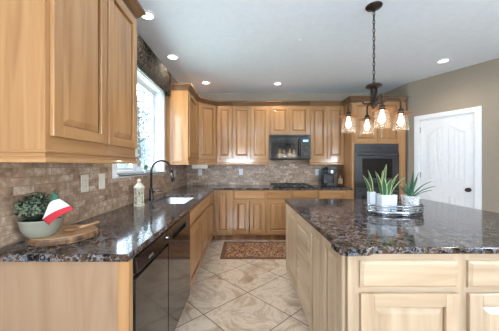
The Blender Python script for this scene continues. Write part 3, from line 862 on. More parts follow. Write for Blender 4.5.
# ---- worktop of the L with its sink cut-out
SX0, SX1, SY0, SY1 = -1.010, -0.605, 2.46, 3.18
def grid_slab(xs, ys, keep, z0, z1):
    m = MB()
    nx, ny = len(xs), len(ys)
    vs = [(x, y, z) for z in (z0, z1) for y in ys for x in xs]
    fs = []
    idx = lambda i, j, k: k * nx * ny + j * nx + i
    K = lambda i, j: 0 <= i < nx - 1 and 0 <= j < ny - 1 and keep(i, j)
    for j in range(ny - 1):
        for i in range(nx - 1):
            if not K(i, j): continue
            fs.append((idx(i, j, 1), idx(i + 1, j, 1), idx(i + 1, j + 1, 1), idx(i, j + 1, 1)))
            fs.append((idx(i, j, 0), idx(i, j + 1, 0), idx(i + 1, j + 1, 0), idx(i + 1, j, 0)))
            if not K(i, j - 1): fs.append((idx(i, j, 0), idx(i + 1, j, 0), idx(i + 1, j, 1), idx(i, j, 1)))
            if not K(i, j + 1): fs.append((idx(i + 1, j + 1, 0), idx(i, j + 1, 0), idx(i, j + 1, 1), idx(i + 1, j + 1, 1)))
            if not K(i - 1, j): fs.append((idx(i, j + 1, 0), idx(i, j, 0), idx(i, j, 1), idx(i, j + 1, 1)))
            if not K(i + 1, j): fs.append((idx(i + 1, j, 0), idx(i + 1, j + 1, 0), idx(i + 1, j + 1, 1), idx(i + 1, j, 1)))
    used = sorted({i for f in fs for i in f}); mp_ = {u: k for k, u in enumerate(used)}
    return m.add([vs[u] for u in used], [[mp_[i] for i in f] for f in fs])
xs = [XW + 0.013, SX0, SX1, -0.500, 1.8605]
ys = [1.052, SY0, SY1, 4.142, YB - 0.013]
def keep(i, j):
    if i == 1 and j == 1: return False
    return i < 3 or j == 3
ct = build('countertop', grid_slab(xs, ys, keep, CT - 0.033, CT), GRANITE, bevel=0.006, seg=3)
tag(ct, 'L-shaped dark polished granite worktop along left and back walls', 'countertop')

# ---- sink, faucet
t = thing('kitchen_sink', 'stainless undermount sink set in the left worktop', 'sink', (SX0, SY0, CT - 0.034))
def rrect(x0, x1, y0, y1, r, n=6):
    pts = []
    for cx, cy, a0 in ((x1 - r, y1 - r, 0), (x0 + r, y1 - r, 90), (x0 + r, y0 + r, 180), (x1 - r, y0 + r, 270)):
        for k in range(n + 1):
            a = math.radians(a0 + 90 * k / n)
            pts.append((cx + r * math.cos(a), cy + r * math.sin(a)))
    return pts
sw, sl = SX1 - SX0, SY1 - SY0
m = MB()
loops = [(-0.02, -0.0005), (0.004, -0.0005), (0.006, -0.17), (0.04, -0.20)]
rings = [[(x, y, z) for x, y in rrect(i_, sw - i_, i_, sl - i_, 0.06 if i_ < 0.03 else 0.05)] for i_, z in loops]
n = len(rings[0])
vs = [p for r_ in rings for p in r_]
fs = [(k * n + i, k * n + (i + 1) % n, (k + 1) * n + (i + 1) % n, (k + 1) * n + i) for k in range(3) for i in range(n)]
fs.append(tuple(3 * n + i for i in range(n)))
m.add(vs, fs)
b_ = build('basin', m, STEEL, t, smooth=True)
sol = b_.modifiers.new('thickness', 'SOLIDIFY'); sol.thickness = 0.0015; sol.offset = 0
build('drain', MB().lathe([(0, 0.0), (0.045, 0.0), (0.045, 0.004), (0.03, 0.001), (0, 0.001)], (sw / 2, sl / 2, -0.198), 20), BLACKMAT, t)

t = thing('kitchen_faucet', 'black gooseneck faucet with side lever behind the sink', 'faucet', (-1.050, 2.75, CT))
build('base', MB().lathe([(0, 0), (0.030, 0), (0.030, 0.008), (0.024, 0.02), (0.023, 0.11), (0.018, 0.13), (0, 0.13)], (0, 0, 0), 20), BLACKAPP, t, smooth=True)
pts = [(0, 0, 0.12), (0, 0, 0.325)]
for k in range(1, 13):
    a = math.pi - math.pi * k / 12 * 0.93
    pts.append((0.115 + 0.115 * math.cos(a), 0, 0.325 + 0.115 * math.sin(a)))
pts.append((0.240, 0, 0.285))
build('gooseneck', MB().tube(pts, 0.0125, 12), BLACKAPP, t, smooth=True)
build('spray_head', MB().tube([(0.238, 0, 0.300), (0.244, 0, 0.26), (0.248, 0, 0.20)], [0.014, 0.017, 0.02], 14), BLACKAPP, t, smooth=True)
build('lever', MB().tube([(0.02, -0.005, 0.085), (0.055, -0.01, 0.10), (0.11, -0.01, 0.100), (0.135, -0.01, 0.092)], [0.012, 0.008, 0.007, 0.006], 10), BLACKAPP, t, smooth=True)

# ---- island
IX0, IX1, IY0, IY1 = 0.4985, 2.035, 1.166, 2.785
t = thing('kitchen_island', 'large maple kitchen island with drawers and raised panel doors', 'island', (IX0, IY0, 0))
IW, ILn = IX1 - IX0, IY1 - IY0
IZ = CT - 0.034
YN = 1.785 - IY0        # near section of the left side runs to the floor
m = MB()
m.box(0.02, IW, 0.02, YN, 0.012, IZ).box(0.02, IW, YN, ILn, 0.105, IZ)
build('carcass', m, ISL_V, t)
# front (faces the camera)
def fx(px): return (px - 244) * IY0 / 243.0 - IX0
m = MB()
bays = [(fx(359.0), fx(455.8)), (fx(466.2), fx(562)), (fx(573), fx(668))]
ups = [(0.0, bays[0][0] + 0.012)] + [(bays[i][1] - 0.012, bays[i + 1][0] + 0.012) for i in range(2)] + [(bays[2][1] - 0.012, IW)]
for a, b_ in ups: m.box(a, b_, 0, 0.02, 0.012, IZ)
for i in range(3):
    for c, d in ((0.012, 0.13), (0.69, 0.73), (0.845, IZ)): m.box(ups[i][1], ups[i + 1][0], 0, 0.02, c, d, 1)
build('face_frame', m, [ISL_V, ISL_H], t)
for a, b_ in bays:
    add_drawer(t, a, b_, 0.719, 0.848, ISL_H)
    add_door(t, a, b_, 0.115, 0.693, ISL_V, ISL_H, rail=0.062)
# left side (faces the aisle); local x there runs from the far end to the near end
ML_ = Matrix.Translation((0, ILn, 0)) @ Matrix.Rotation(-R90, 4, 'Z')
def sy(y): return IY1 - y
m = MB()
near0, near1 = sy(1.785), sy(IY0 + 0.0205)
m.box(0, 0.025, 0, 0.02, 0.105, IZ).box(sy(2.235), sy(2.205), 0, 0.02, 0.105, IZ).box(sy(1.815), near0, 0, 0.02, 0.105, IZ)
m.box(0.025, sy(2.235), 0, 0.02, 0.105, 0.14, 1).box(0.025, sy(2.235), 0, 0.02, 0.86, IZ, 1)
for z0, z1 in ((0.105, 0.13), (0.38, 0.40), (0.578, 0.598), (0.77, 0.79), (0.866, IZ)):
    m.box(sy(2.205), sy(1.815), 0, 0.02, z0, z1, 1)
m.box(near0, near0 + 0.06, 0, 0.02, 0.012, IZ).box(near1 - 0.05, near1, 0, 0.02, 0.012, IZ)
build('side_frame', m.xf(ML_), [ISL_V, ISL_H], t)
add_door(t, sy(2.775), sy(2.222), 0.125, 0.868, ISL_V, ISL_H, ML_)
for z0, z1 in ((0.122, 0.385), (0.394, 0.582), (0.592, 0.776), (0.785, 0.872)):
    add_drawer(t, sy(2.212), sy(1.802), z0, z1, ISL_H, ML_)
pm = (near0 + near1) / 2
add_door(t, near0 + 0.006, pm - 0.008, 0.02, 0.872, ISL_V, ISL_H, ML_, 0.05, 'end_panel')
add_door(t, pm + 0.002, near1 - 0.002, 0.02, 0.872, ISL_V, ISL_H, ML_, 0.05, 'end_panel')
build('toe_kick', MB().box(0.07, 0.085, YN, ILn - 0.07, 0.001, 0.104).box(0.085, IW - 0.07, ILn - 0.085, ILn - 0.07, 0.001, 0.104), DARKWOOD, t)
build('base_molding', MB().box(0, IW, -0.012, -0.0005, 0.001, 0.10), ISL_H, t, bevel=0.004)
# curved furniture foot where the drawers end
m = MB().prism_y([(0, 0.001), (0.03, 0.001), (0.045, 0.03), (0.09, 0.07), (0.13, 0.104), (0, 0.104)], 0.0, 0.03)
m.xf(Matrix.Translation((0, YN + 0.001, 0)) @ Matrix.Rotation(R90, 4, 'Z') @ Matrix.Translation((0, -0.03, 0)))
build('carved_foot', m, ISL_V, t)

poly = [(0.466, 2.79), (0.486, 2.812), (2.05, 2.812), (2.07, 2.79), (2.07, 1.148), (0.615, 1.148), (0.580, 1.122), (0.478, 1.114), (0.447, 1.130), (0.438, 1.225), (0.466, 1.262)]
it = build('island_countertop', MB().prism([(x, y) for x, y in poly[::-1]], CT - 0.033, CT), GRANITE, bevel=0.006, seg=3)
tag(it, 'dark brown polished granite slab on top of the island', 'countertop')

# ---- rug
t = thing('runner_rug', 'brown and red patterned runner rug before the back cabinets', 'rug', (-0.335, 3.37, 0.0))
build('field', MB().box(0.06, 1.74, 0.06, 0.69, 0.001, 0.010), RUG, t)
build('border', MB().box(0, 1.80, 0, 0.0595, 0.001, 0.0095).box(0, 1.80, 0.6905, 0.75, 0.001, 0.0095).box(0, 0.0595, 0.0595, 0.6905, 0.001, 0.0095).box(1.7405, 1.80, 0.0595, 0.6905, 0.001, 0.0095), [RUG_EDGE], t)

# ---- valance
t = thing('window_valance', 'dark leaf-patterned fabric valance box over the sink window', 'valance', (XW + 0.001, 1.93, 2.30))
m = MB().prism([(0.018 + 0.001, 0), (0.075, 0.0), (0.098, 0.012), (0.102, 0.05), (0.102, 1.53), (0.098, 1.565), (0.08, 1.585), (0.02, 1.588), (0.02, 1.57), (0.085, 1.56), (0.085, 0.02), (0.019, 0.02)], 0, 0.31)
build('fabric_front', m, VALANCE, t, bevel=0.003)
build('top_board', MB().box(0.0, 0.084, 0.022, 1.558, 0.285, 0.309), VALANCE, t)

# ---- wall plates
def plate(label, loc, rotz, w, h, kind, m_, group=None):
    t = thing('light_switch' if kind == 's' else 'wall_outlet', label, 'switch' if kind == 's' else 'outlet', loc, rotz, group)
    pl_ = build('cover_plate', MB().box(-w / 2, w / 2, -0.006, -0.0005, -h / 2, h / 2), m_, t, bevel=0.002)
    if kind == 's':
        build('rocker', MB().box(-0.016, 0.016, -0.009, -0.0065, -0.033, 0.033), m_, t, bevel=0.001)
    else:
        for z in (-0.02, 0.02):
            r_ = build('socket', MB().box(-0.015, 0.015, -0.008, -0.0065, z - 0.014, z + 0.014), m_, t, bevel=0.001)
            build('slots', MB().box(-0.007, -0.005, -0.0085, -0.0081, z - 0.006, z + 0.006).box(0.005, 0.007, -0.0085, -0.0081, z - 0.006, z + 0.006), BLACKMAT, r_)
SP = XW + 0.0125
plate('left of two almond plates on the left backsplash, above the wood slice', (SP, 1.735, 1.172), R90, 0.078, 0.122, 'o', PLATE)
plate('right of two almond plates on the left backsplash, nearer the window', (SP, 1.945, 1.174), R90, 0.078, 0.122, 's', PLATE)
plate('plate on the left backsplash beyond the faucet, right of the window', (SP, 4.00, 1.170), R90, 0.115, 0.122, 's', PLATE)
plate('white plate on the back backsplash left of the cooktop', (-0.060, YB - 0.0125, 1.175), 0, 0.078, 0.122, 'o', PLATEW)
plate('white plate in the back corner below the cream under-cabinet box', (-0.872, YB - 0.0125, 1.165), 0, 0.078, 0.122, 'o', PLATEW)
plate('white plate on the back backsplash just left of the coffee machine', (1.455, YB - 0.0125, 1.165), 0, 0.078, 0.122, 'o', PLATEW)

# ---- white box under the corner cabinet
t = thing('under_cabinet_box', 'cream box fixed under the diagonal corner wall cabinet', 'fixture', (-0.800, 4.40, 1.240))
Mx = Matrix.Rotation(math.radians(20), 4, 'Z')
build('housing', MB().box(-0.145, 0.145, -0.02, 0.15, 0, 0.09).xf(Mx), PLATE, t, bevel=0.01)
build('mounting_plate', MB().box(-0.12, 0.12, 0.0, 0.13, 0.0905, 0.124).xf(Mx), PLATE, t)

# ---- cooktop
t = thing('gas_cooktop', 'black gas cooktop set in the back worktop under the microwave', 'cooktop', (0.480, 4.205, CT + 0.0005))
build('glass_top', MB().box(0, 0.76, 0, 0.50, 0, 0.008), BLACKAPP, t, bevel=0.003)
for bx, by in ((0.15, 0.13), (0.15, 0.37), (0.56, 0.13), (0.56, 0.37), (0.36, 0.25)):
    build('burner', MB().lathe([(0, 0), (0.045, 0), (0.045, 0.012), (0.03, 0.014), (0.03, 0.02), (0, 0.022)], (bx, by, 0.0085), 18), IRON, t, smooth=False)
for gx0, gx1 in ((0.03, 0.27), (0.275, 0.445), (0.45, 0.68)):
    m = MB(); z0, z1 = 0.034, 0.050; r_ = 0.006
    for y in (0.03, 0.25, 0.47): m.box(gx0, gx1, y - r_, y + r_, z0, z1)
    for x in (gx0 + r_, (gx0 + gx1) / 2, gx1 - r_): m.box(x - r_, x + r_, 0.03, 0.47, z0, z1)
    for x in (gx0 + r_, gx1 - r_):
        for y in (0.035, 0.465): m.box(x - r_, x + r_, y - r_, y + r_, 0.0085, z0)
    build('grate', m, IRON, t)
for k in range(5):
    build('knob', MB().lathe([(0, 0), (0.018, 0), (0.016, 0.02), (0, 0.022)], (0.72, 0.07 + k * 0.09, 0.0085), 14), BLACKMAT, t)

# ---- coffee machine and bottle
t = thing('coffee_machine', 'dark pod coffee machine on back worktop beside the oven tower', 'coffee machine', (1.500, 4.44, CT + 0.0005))
build('body', MB().box(0.0, 0.20, 0.13, 0.30, 0, 0.33), COFFEEM, t, bevel=0.02, seg=3)
build('base', MB().box(0.0, 0.20, -0.03, 0.128, 0, 0.04), COFFEEM, t, bevel=0.01)
build('drip_tray', MB().box(0.03, 0.17, -0.02, 0.10, 0.0405, 0.048), STEEL, t, bevel=0.002)
h_ = build('brew_head', MB().prism_y([(0.005, 0.22), (0.195, 0.22), (0.195, 0.32), (0.17, 0.36), (0.03, 0.36), (0.005, 0.32)], 0.129, -0.02, 0.012), COFFEEM, t, bevel=0.01)
build('handle', MB().tube([(0.03, 0.02, 0.362), (0.03, -0.035, 0.345), (0.17, -0.035, 0.345), (0.17, 0.02, 0.362)], 0.008, 10), STEEL, h_, smooth=True)
build('badge', MB().box(0.08, 0.12, -0.024, -0.0205, 0.24, 0.30), STEEL, h_)
build('water_tank', MB().box(-0.056, -0.002, 0.14, 0.29, 0.02, 0.30), thin_glass('tank_plastic', (0.75, 0.82, 0.88, 1), 0.4), t, bevel=0.01)
t = thing('brown_bottle', 'slim dark brown bottle between the coffee machine and oven tower', 'bottle', (1.785, 4.50, CT + 0.0005))
build('glass', MB().lathe([(0, 0), (0.036, 0), (0.038, 0.01), (0.038, 0.18), (0.030, 0.215), (0.015, 0.245), (0.014, 0.29), (0, 0.29)], (0, 0, 0), 20), AMBERB, t, smooth=True)
build('label_band', MB().lathe([(0.0382, 0.05), (0.0388, 0.05), (0.0388, 0.15), (0.0382, 0.15)], (0, 0, 0), 20, closed=True), plain('tan_paper', lin(176, 150, 116), 0.8), t, smooth=False)
build('cap', MB().lathe([(0, 0.2905), (0.016, 0.2905), (0.016, 0.315), (0, 0.317)], (0, 0, 0), 16), BLACKMAT, t)

# ---- lantern by the sink
t = thing('candle_lantern', 'white carved openwork lantern standing beside the sink', 'lantern', (-1.005, 2.33, CT + 0.0005))
build('base', MB().lathe([(0, 0), (0.052, 0), (0.052, 0.012), (0.046, 0.02), (0, 0.02)], (0, 0, 0), 8), ANTIQUE, t)
m = MB()
for k in range(8):
    a = 2 * math.pi * k / 8; c, s = math.cos(a) * 0.042, math.sin(a) * 0.042
    m.tube([(c, s, 0.0205), (c, s, 0.165)], 0.005, 6)
    a2 = 2 * math.pi * (k + 1) / 8; c2, s2 = math.cos(a2) * 0.042, math.sin(a2) * 0.042
    for z in (0.03, 0.075, 0.12):
        m.tube([(c, s, z), (c2, s2, z + 0.045)], 0.0032, 6); m.tube([(c2, s2, z), (c, s, z + 0.045)], 0.0032, 6)
m.lathe([(0.038, 0.158), (0.047, 0.158), (0.047, 0.170), (0.038, 0.170)], (0, 0, 0), 8, closed=True)
build('openwork_cage', m, ANTIQUE, t)
build('roof', MB().lathe([(0.0, 0.1705), (0.054, 0.1705), (0.054, 0.178), (0.036, 0.195), (0.022, 0.215), (0.014, 0.222), (0, 0.224)], (0, 0, 0), 8), ANTIQUE, t)
build('finial', MB().lathe([(0, 0.2245), (0.016, 0.2245), (0.02, 0.235), (0.012, 0.25), (0.0, 0.262)], (0, 0, 0), 12), ANTIQUE, t, smooth=True)
build('candle', MB().lathe([(0, 0.0205), (0.024, 0.0205), (0.024, 0.10), (0, 0.10)], (0, 0, 0), 14), CANDLE, t)

# ---- plant on the window sill
t = thing('sill_plant', 'tiny potted green plant standing on the sink window sill', 'plant', (XW - 0.022, 2.90, WZ0 + 0.0005))
build('pot', MB().lathe([(0, 0), (0.018, 0), (0.022, 0.035), (0.018, 0.035), (0, 0.032)], (0, 0, 0), 14), CERAMIC, t)
m = MB()
for k in range(12):
    a = k * 2.4; r_ = 0.008 + 0.012 * (k % 3) / 2
    m.ball((math.cos(a) * r_, math.sin(a) * r_, 0.04 + 0.05 * k / 12), 0.011, 0.011, 0.014, 8, 5)
build('foliage', m, LEAF, t, smooth=True)

# ---- wood slice, bowl plant, scoop, flag
SLZ = CT + 0.0005
t = thing('wood_slice', 'round live-edge wood slice board on the near left worktop', 'board', (-0.972, 1.318, SLZ))
rnd = random.Random(4)
out = []
for k in range(40):
    a = 2 * math.pi * k / 40
    out.append(0.160 * (1 + 0.03 * math.sin(3 * a + 1) + 0.025 * math.sin(7 * a) + rnd.uniform(-0.02, 0.02)))
def disc(z0, z1, k0, k1, mi=0):
    m = MB()
    n = 40
    vs = [(out[i] * k0 * math.cos(6.28318 * i / n), out[i] * k0 * math.sin(6.28318 * i / n), z0) for i in range(n)] + [(out[i] * k1 * math.cos(6.28318 * i / n), out[i] * k1 * math.sin(6.28318 * i / n), z1) for i in range(n)]
    return m.add(vs, [tuple(range(n - 1, -1, -1)), tuple(range(n, 2 * n))] + [(i, (i + 1) % n, n + (i + 1) % n, n + i) for i in range(n)])
build('cut_face', disc(0.0, 0.030, 0.965, 0.945), SLICE, t)
n = 40; vs = []; prof = [(0.968, 0.001), (1.0, 0.004), (1.0, 0.018), (0.965, 0.0285), (0.950, 0.0285)]
for i in range(n):
    a = 6.28318 * i / n
    for s, z in prof: vs.append((out[i] * s * math.cos(a), out[i] * s * math.sin(a), z))
K_ = len(prof)
build('bark_rim', MB().add(vs, [(i * K_ + q, ((i + 1) % n) * K_ + q, ((i + 1) % n) * K_ + (q + 1) % K_, i * K_ + (q + 1) % K_) for i in range(n) for q in range(K_)]), BARK, t)

BZ = SLZ + 0.0305
t = thing('potted_boxwood', 'bushy green boxwood ball in a pale ceramic bowl on the wood slice', 'plant', (-1.028, 1.235, BZ))
build('bowl', MB().lathe([(0, 0), (0.055, 0), (0.065, 0.008), (0.084, 0.045), (0.092, 0.082), (0.095, 0.088), (0.088, 0.088), (0.078, 0.045), (0.055, 0.016), (0, 0.014)], (0, 0, 0), 32), BOWLM, t, smooth=True)
build('soil', MB().lathe([(0, 0.078), (0.085, 0.078)], (0, 0, 0), 24), SOIL, t)
rnd = random.Random(9)
m = MB()
for k in range(800):
    th = math.acos(rnd.uniform(-0.25, 1)); ph = rnd.uniform(0, 6.283)
    q = rnd.uniform(0.72, 1.0)
    c = Vector((-0.012 + 0.088 * q * math.sin(th) * math.cos(ph), -0.012 + 0.088 * q * math.sin(th) * math.sin(ph), 0.135 + 0.086 * q * math.cos(th)))
    nrm = (c - Vector((-0.012, -0.012, 0.12))).normalized()
    d = (nrm.orthogonal().normalized() + nrm * rnd.uniform(0.1, 0.9))
    d.rotate(Matrix.Rotation(rnd.uniform(0, 6.28), 3, nrm)); d.normalize()
    e = d.cross(nrm).normalized() if d.cross(nrm).length > 0.01 else d.orthogonal().normalized()
    s = rnd.uniform(0.008, 0.013)
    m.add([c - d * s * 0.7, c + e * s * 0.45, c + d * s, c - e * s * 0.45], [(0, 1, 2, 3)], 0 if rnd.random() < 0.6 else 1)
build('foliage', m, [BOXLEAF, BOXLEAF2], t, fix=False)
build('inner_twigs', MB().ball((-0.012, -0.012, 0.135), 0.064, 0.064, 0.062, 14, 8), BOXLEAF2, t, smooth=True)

FO = Vector((-0.905, 1.185, BZ))
t = thing('table_flag', 'small green, white and red striped flag stuck in the boxwood bowl', 'flag', tuple(FO))
# outline of the draped cloth, left and right edge of each stripe boundary, metres across and up
FL_L = [(0.0, -0.8881, 1.1790), (0.36, -0.9160, 1.1130), (0.72, -0.9400, 1.0480), (1.0, -0.9080, 1.0230)]
FL_R = [(0.0, -0.8860, 1.1790), (0.36, -0.8610, 1.1440), (0.72, -0.8120, 1.1130), (1.0, -0.7920, 1.0960)]
def lerp_edge(E, u):
    for (u0, x0, z0), (u1, x1, z1) in zip(E, E[1:]):
        if u <= u1 + 1e-6:
            q = (u - u0) / (u1 - u0); return x0 + (x1 - x0) * q, z0 + (z1 - z0) * q
def fl(u, v):
    xa, za = lerp_edge(FL_L, u); xb, zb = lerp_edge(FL_R, u)
    y = 1.116 + 0.014 * (v - 0.5) ** 2 * 4 + 0.03 * (1 - u) * 0.3
    return (xa + (xb - xa) * v - FO.x, y - FO.y, za + (zb - za) * v + 0.006 * math.sin(math.pi * v) - FO.z)
def stripe(u0, u1):
    m = MB(); nu, nv = 6, 12
    vs = [fl(u0 + (u1 - u0) * i / nu, j / nv) for i in range(nu + 1) for j in range(nv + 1)]
    return m.add(vs, [(i * (nv + 1) + j, (i + 1) * (nv + 1) + j, (i + 1) * (nv + 1) + j + 1, i * (nv + 1) + j + 1) for i in range(nu) for j in range(nv)])
for nm, u0, u1, mm in (('green_stripe', 0.0, 0.36, FGREEN), ('white_stripe', 0.36, 0.72, FWHITE), ('red_stripe', 0.72, 1.0, FRED)):
    o = build(nm, stripe(u0, u1), mm, t, smooth=True, fix=False)
    so = o.modifiers.new('thickness', 'SOLIDIFY'); so.thickness = 0.0015
build('flagstick', MB().tube([(0.016, -0.042, 0.243), (-0.010, -0.028, 0.18), (-0.072, 0.012, 0.081)], 0.0028, 8), DARKWOOD, t, smooth=True)

t = thing('wooden_spoon', 'light wooden spoon lying on the right side of the wood slice', 'spoon', (-0.925, 1.300, BZ))
Mx = Matrix.Rotation(math.radians(50), 4, 'Z')
build('spoon_bowl', MB().lathe([(0, 0.001), (0.014, 0.002), (0.026, 0.010), (0.030, 0.020), (0.027, 0.020), (0.020, 0.011), (0.0, 0.006)], (0, 0, 0), 20, 1.3, 0.9).xf(Mx), DARKWOOD, t, smooth=True)
build('handle', MB().tube([(0.034, 0, 0.016), (0.08, 0, 0.022), (0.135, 0, 0.028)], [0.007, 0.006, 0.008], 10).xf(Mx), SLICE, t, smooth=True)

# ---- tray with plants on the island
TXc, TYc = 1.215, 1.965
t = thing('serving_tray', 'oval silvery metal gallery tray in the middle of the island', 'tray', (TXc, TYc, CT + 0.0005))
build('base', MB().lathe([(0, 0.0), (0.212, 0.0), (0.218, 0.004), (0.214, 0.006), (0, 0.006)], (0, 0, 0), 48, 1.0, 0.56), TRAYM, t)
def oval(a, b_, z, n=48): return [(a * math.cos(6.28318 * i / n), b_ * math.sin(6.28318 * i / n), z) for i in range(n)]
build('lower_band', MB().lathe([(0.213, 0.0065), (0.217, 0.0065), (0.221, 0.034), (0.217, 0.034)], (0, 0, 0), 48, 1.0, 0.56, closed=True), TRAYM, t, smooth=True)
build('upper_rail', MB().tube(oval(0.220, 0.1235, 0.072), 0.007, 8, True), TRAYM, t, smooth=True)
build('middle_rail', MB().tube(oval(0.219, 0.1228, 0.052), 0.004, 8, True), TRAYM, t, smooth=True)
for k in range(14):
    a = 6.28318 * (k + 0.5) / 14
    build('post', MB().tube([(0.219 * math.cos(a), 0.1226 * math.sin(a), 0.0345), (0.2195 * math.cos(a), 0.123 * math.sin(a), 0.0475)], 0.005, 8), TRAYM, t, smooth=True)
TZ = CT + 0.0005 + 0.0065
def blade(L, w_, lean, az, bend, edge=True, base=(0, 0, 0), twist=0.4):
    m = MB(); n = 10
    d = Vector((math.cos(az), math.sin(az), 0)); s = Vector((-math.sin(az + twist), math.cos(az + twist), 0))
    p = Vector(base); th = lean
    rows = []
    for i in range(n + 1):
        u = i / n
        wd = w_ * (0.55 + 0.45 * math.sin(min(1, u * 1.6) * math.pi / 2)) * (1 - u ** 3) ** 0.7 if u < 1 else 0.0006
        nn = Vector((-math.cos(th) * d.x, -math.cos(th) * d.y, math.sin(th)))
        row = [p + s * wd * k + nn * wd * 0.35 * abs(k) for k in (-1, -0.72, 0, 0.72, 1)]
        rows.append(row)
        th += bend / n
        p = p + (d * math.sin(th) + Vector((0, 0, 1)) * math.cos(th)) * L / n
    vs = [q for r_ in rows for q in r_]
    for i in range(n):
        for k in range(4):
            m.add([vs[i * 5 + k], vs[i * 5 + k + 1], vs[(i + 1) * 5 + k + 1], vs[(i + 1) * 5 + k]], [(0, 1, 2, 3)], 1 if (edge and k in (0, 3)) else 0)
    return m
def leafpart(par, mb_, mats):
    o = build('leaf', mb_, mats, par, smooth=True, fix=False)
    so = o.modifiers.new('thickness', 'SOLIDIFY'); so.thickness = 0.002
    return o
def square_pot(par, w, h):
    m = MB(); a, b_ = w / 2 * 0.9, w / 2
    m.add([(-a, -a, 0), (a, -a, 0), (a, a, 0), (-a, a, 0), (-b_, -b_, h), (b_, -b_, h), (b_, b_, h), (-b_, b_, h),
           (-b_ + .006, -b_ + .006, h), (b_ - .006, -b_ + .006, h), (b_ - .006, b_ - .006, h), (-b_ + .006, b_ - .006, h),
           (-a + .006, -a + .006, .008), (a - .006, -a + .006, .008), (a - .006, a - .006, .008), (-a + .006, a - .006, .008)],
          [(0, 3, 2, 1), (0, 1, 5, 4), (1, 2, 6, 5), (2, 3, 7, 6), (3, 0, 4, 7), (4, 5, 9, 8), (5, 6, 10, 9), (6, 7, 11, 10), (7, 4, 8, 11),
           (8, 9, 13, 12), (9, 10, 14, 13), (10, 11, 15, 14), (11, 8, 12, 15), (12, 13, 14, 15)])
    build('pot', m, CERAMIC, par, bevel=0.002)
    build('soil', MB().box(-b_ + .008, b_ - .008, -b_ + .008, b_ - .008, h - 0.03, h - 0.012), SOIL, par)
t = thing('snake_plant', 'variegated snake plant in the front square white pot on the tray', 'plant', (1.130, 1.945, TZ))
square_pot(t, 0.122, 0.150)
for L, w_, lean, az, bend, b_ in ((0.26, 0.022, -0.05, 0.3, 0.25, (0.0, 0.01)), (0.20, 0.022, 0.15, 0.2, 0.5, (0.03, -0.01)), (0.21, 0.020, 0.10, 3.3, 0.3, (-0.03, 0.0)),
        (0.19, 0.024, 0.3, -0.4, 0.5, (0.035, -0.02)), (0.16, 0.022, 0.1, 3.9, 0.3, (-0.02, -0.03)), (0.22, 0.019, 0.12, 1.2, 0.3, (0.01, 0.03)), (0.15, 0.024, 0.15, -1.3, 0.2, (0.0, -0.035))):
    leafpart(t, blade(L, w_, lean, az, bend, True, (b_[0], b_[1], 0.13), random.uniform(-0.5, 0.5)), [LEAF, LEAFY])
t = thing('snake_plant', 'smaller variegated snake plant in the rear square pot, left end of tray', 'plant', (1.040, 1.985, TZ))
square_pot(t, 0.048, 0.165)
for L, w_, lean, az, bend, b_ in ((0.17, 0.016, 0.2, 3.2, 0.35, (-0.01, 0.0)), (0.15, 0.015, 0.05, 2.2, 0.2, (0.01, 0.012)), (0.20, 0.016, 0.05, 3.0, 0.2, (0.0, -0.01))):
    leafpart(t, blade(L, w_, lean, az, bend, True, (b_[0], b_[1], 0.145), 0.3), [LEAF, LEAFY])
t = thing('aloe_plant', 'spiky aloe in a round veined white pot, right side of tray', 'plant', (1.338, 1.955, TZ))
build('pot', MB().lathe([(0, 0), (0.048, 0), (0.052, 0.01), (0.065, 0.128), (0.066, 0.138), (0.060, 0.138), (0.056, 0.118), (0, 0.118)], (0, 0, 0), 28), MARBLEPOT, t, smooth=True)
for L, w_, lean, az, bend in ((0.22, 0.010, 0.05, 0.4, 0.15), (0.22, 0.009, 0.55, 0.1, 0.7), (0.19, 0.010, 0.7, -0.3, 0.6), (0.15, 0.011, 0.8, -0.8, 0.5), (0.20, 0.010, 0.35, 3.0, 0.9), (0.16, 0.011, 0.6, 3.5, 0.7),
        (0.20, 0.010, 0.15, 2.2, 0.3), (0.18, 0.011, 0.2, -1.5, 0.3), (0.17, 0.010, 0.4, 1.4, 0.5), (0.21, 0.009, 0.12, -0.3, 0.2), (0.14, 0.011, 0.5, -2.2, 0.5), (0.16, 0.010, 0.3, 0.9, 0.4)):
    leafpart(t, blade(L, w_ * 1.1, lean, az, bend, False, (0.012 * math.cos(az), 0.012 * math.sin(az), 0.119), 0.0), [LEAFALOE])

# ---- chandelier over the island
CX, CY = 1.176, 2.20
t = thing('chandelier', 'dark bronze chandelier with four glass shades hanging over the island', 'chandelier', (CX, CY, ZC))
build('canopy', MB().lathe([(0, -0.045), (0.012, -0.043), (0.02, -0.03), (0.062, -0.016), (0.070, -0.008), (0.070, -0.0005), (0, -0.0005)], (0, 0, 0), 28), BRONZE, t, smooth=True)
zt, zb = -0.048, -0.695
N = 17; m = MB(); st = (zt - zb) / N
for k in range(N):
    zc = zt - st * (k + 0.5); hl = st * 0.68
    pts = []
    for i in range(12):
        a = 6.28318 * i / 12
        x, z = 0.0095 * math.cos(a), hl * math.sin(a)
        pts.append((x, 0, zc + z) if k % 2 == 0 else (0, x, zc + z))
    m.tube(pts, 0.0028, 6, True)
build('chain', m, BRONZE, t, smooth=True)
build('cord', MB().tube([(0.0, 0.0, zt), (0.003, 0.002, (zt + zb) / 2), (0, 0, zb)], 0.002, 6), BLACKMAT, t, smooth=True)
hub = MB().lathe([(0, -0.690), (0.010, -0.692), (0.012, -0.705), (0.058, -0.712), (0.068, -0.720), (0.068, -0.732), (0.020, -0.738), (0.012, -0.75), (0.012, -0.86), (0.028, -0.868), (0.028, -0.905), (0.014, -0.915), (0.010, -0.94), (0, -0.945)], (0, 0, 0), 24)
build('hub', hub, BRONZE, t, smooth=True)
m = MB()
for k in range(4):
    a = math.radians(27 + 90 * k)
    m.tube([(0.028 * math.cos(a), 0.028 * math.sin(a), -0.732), (0.028 * math.cos(a), 0.028 * math.sin(a), -0.87)], 0.006, 8)
build('hub_pipes', m, BRONZE, t, smooth=True)
LIGHTS = []
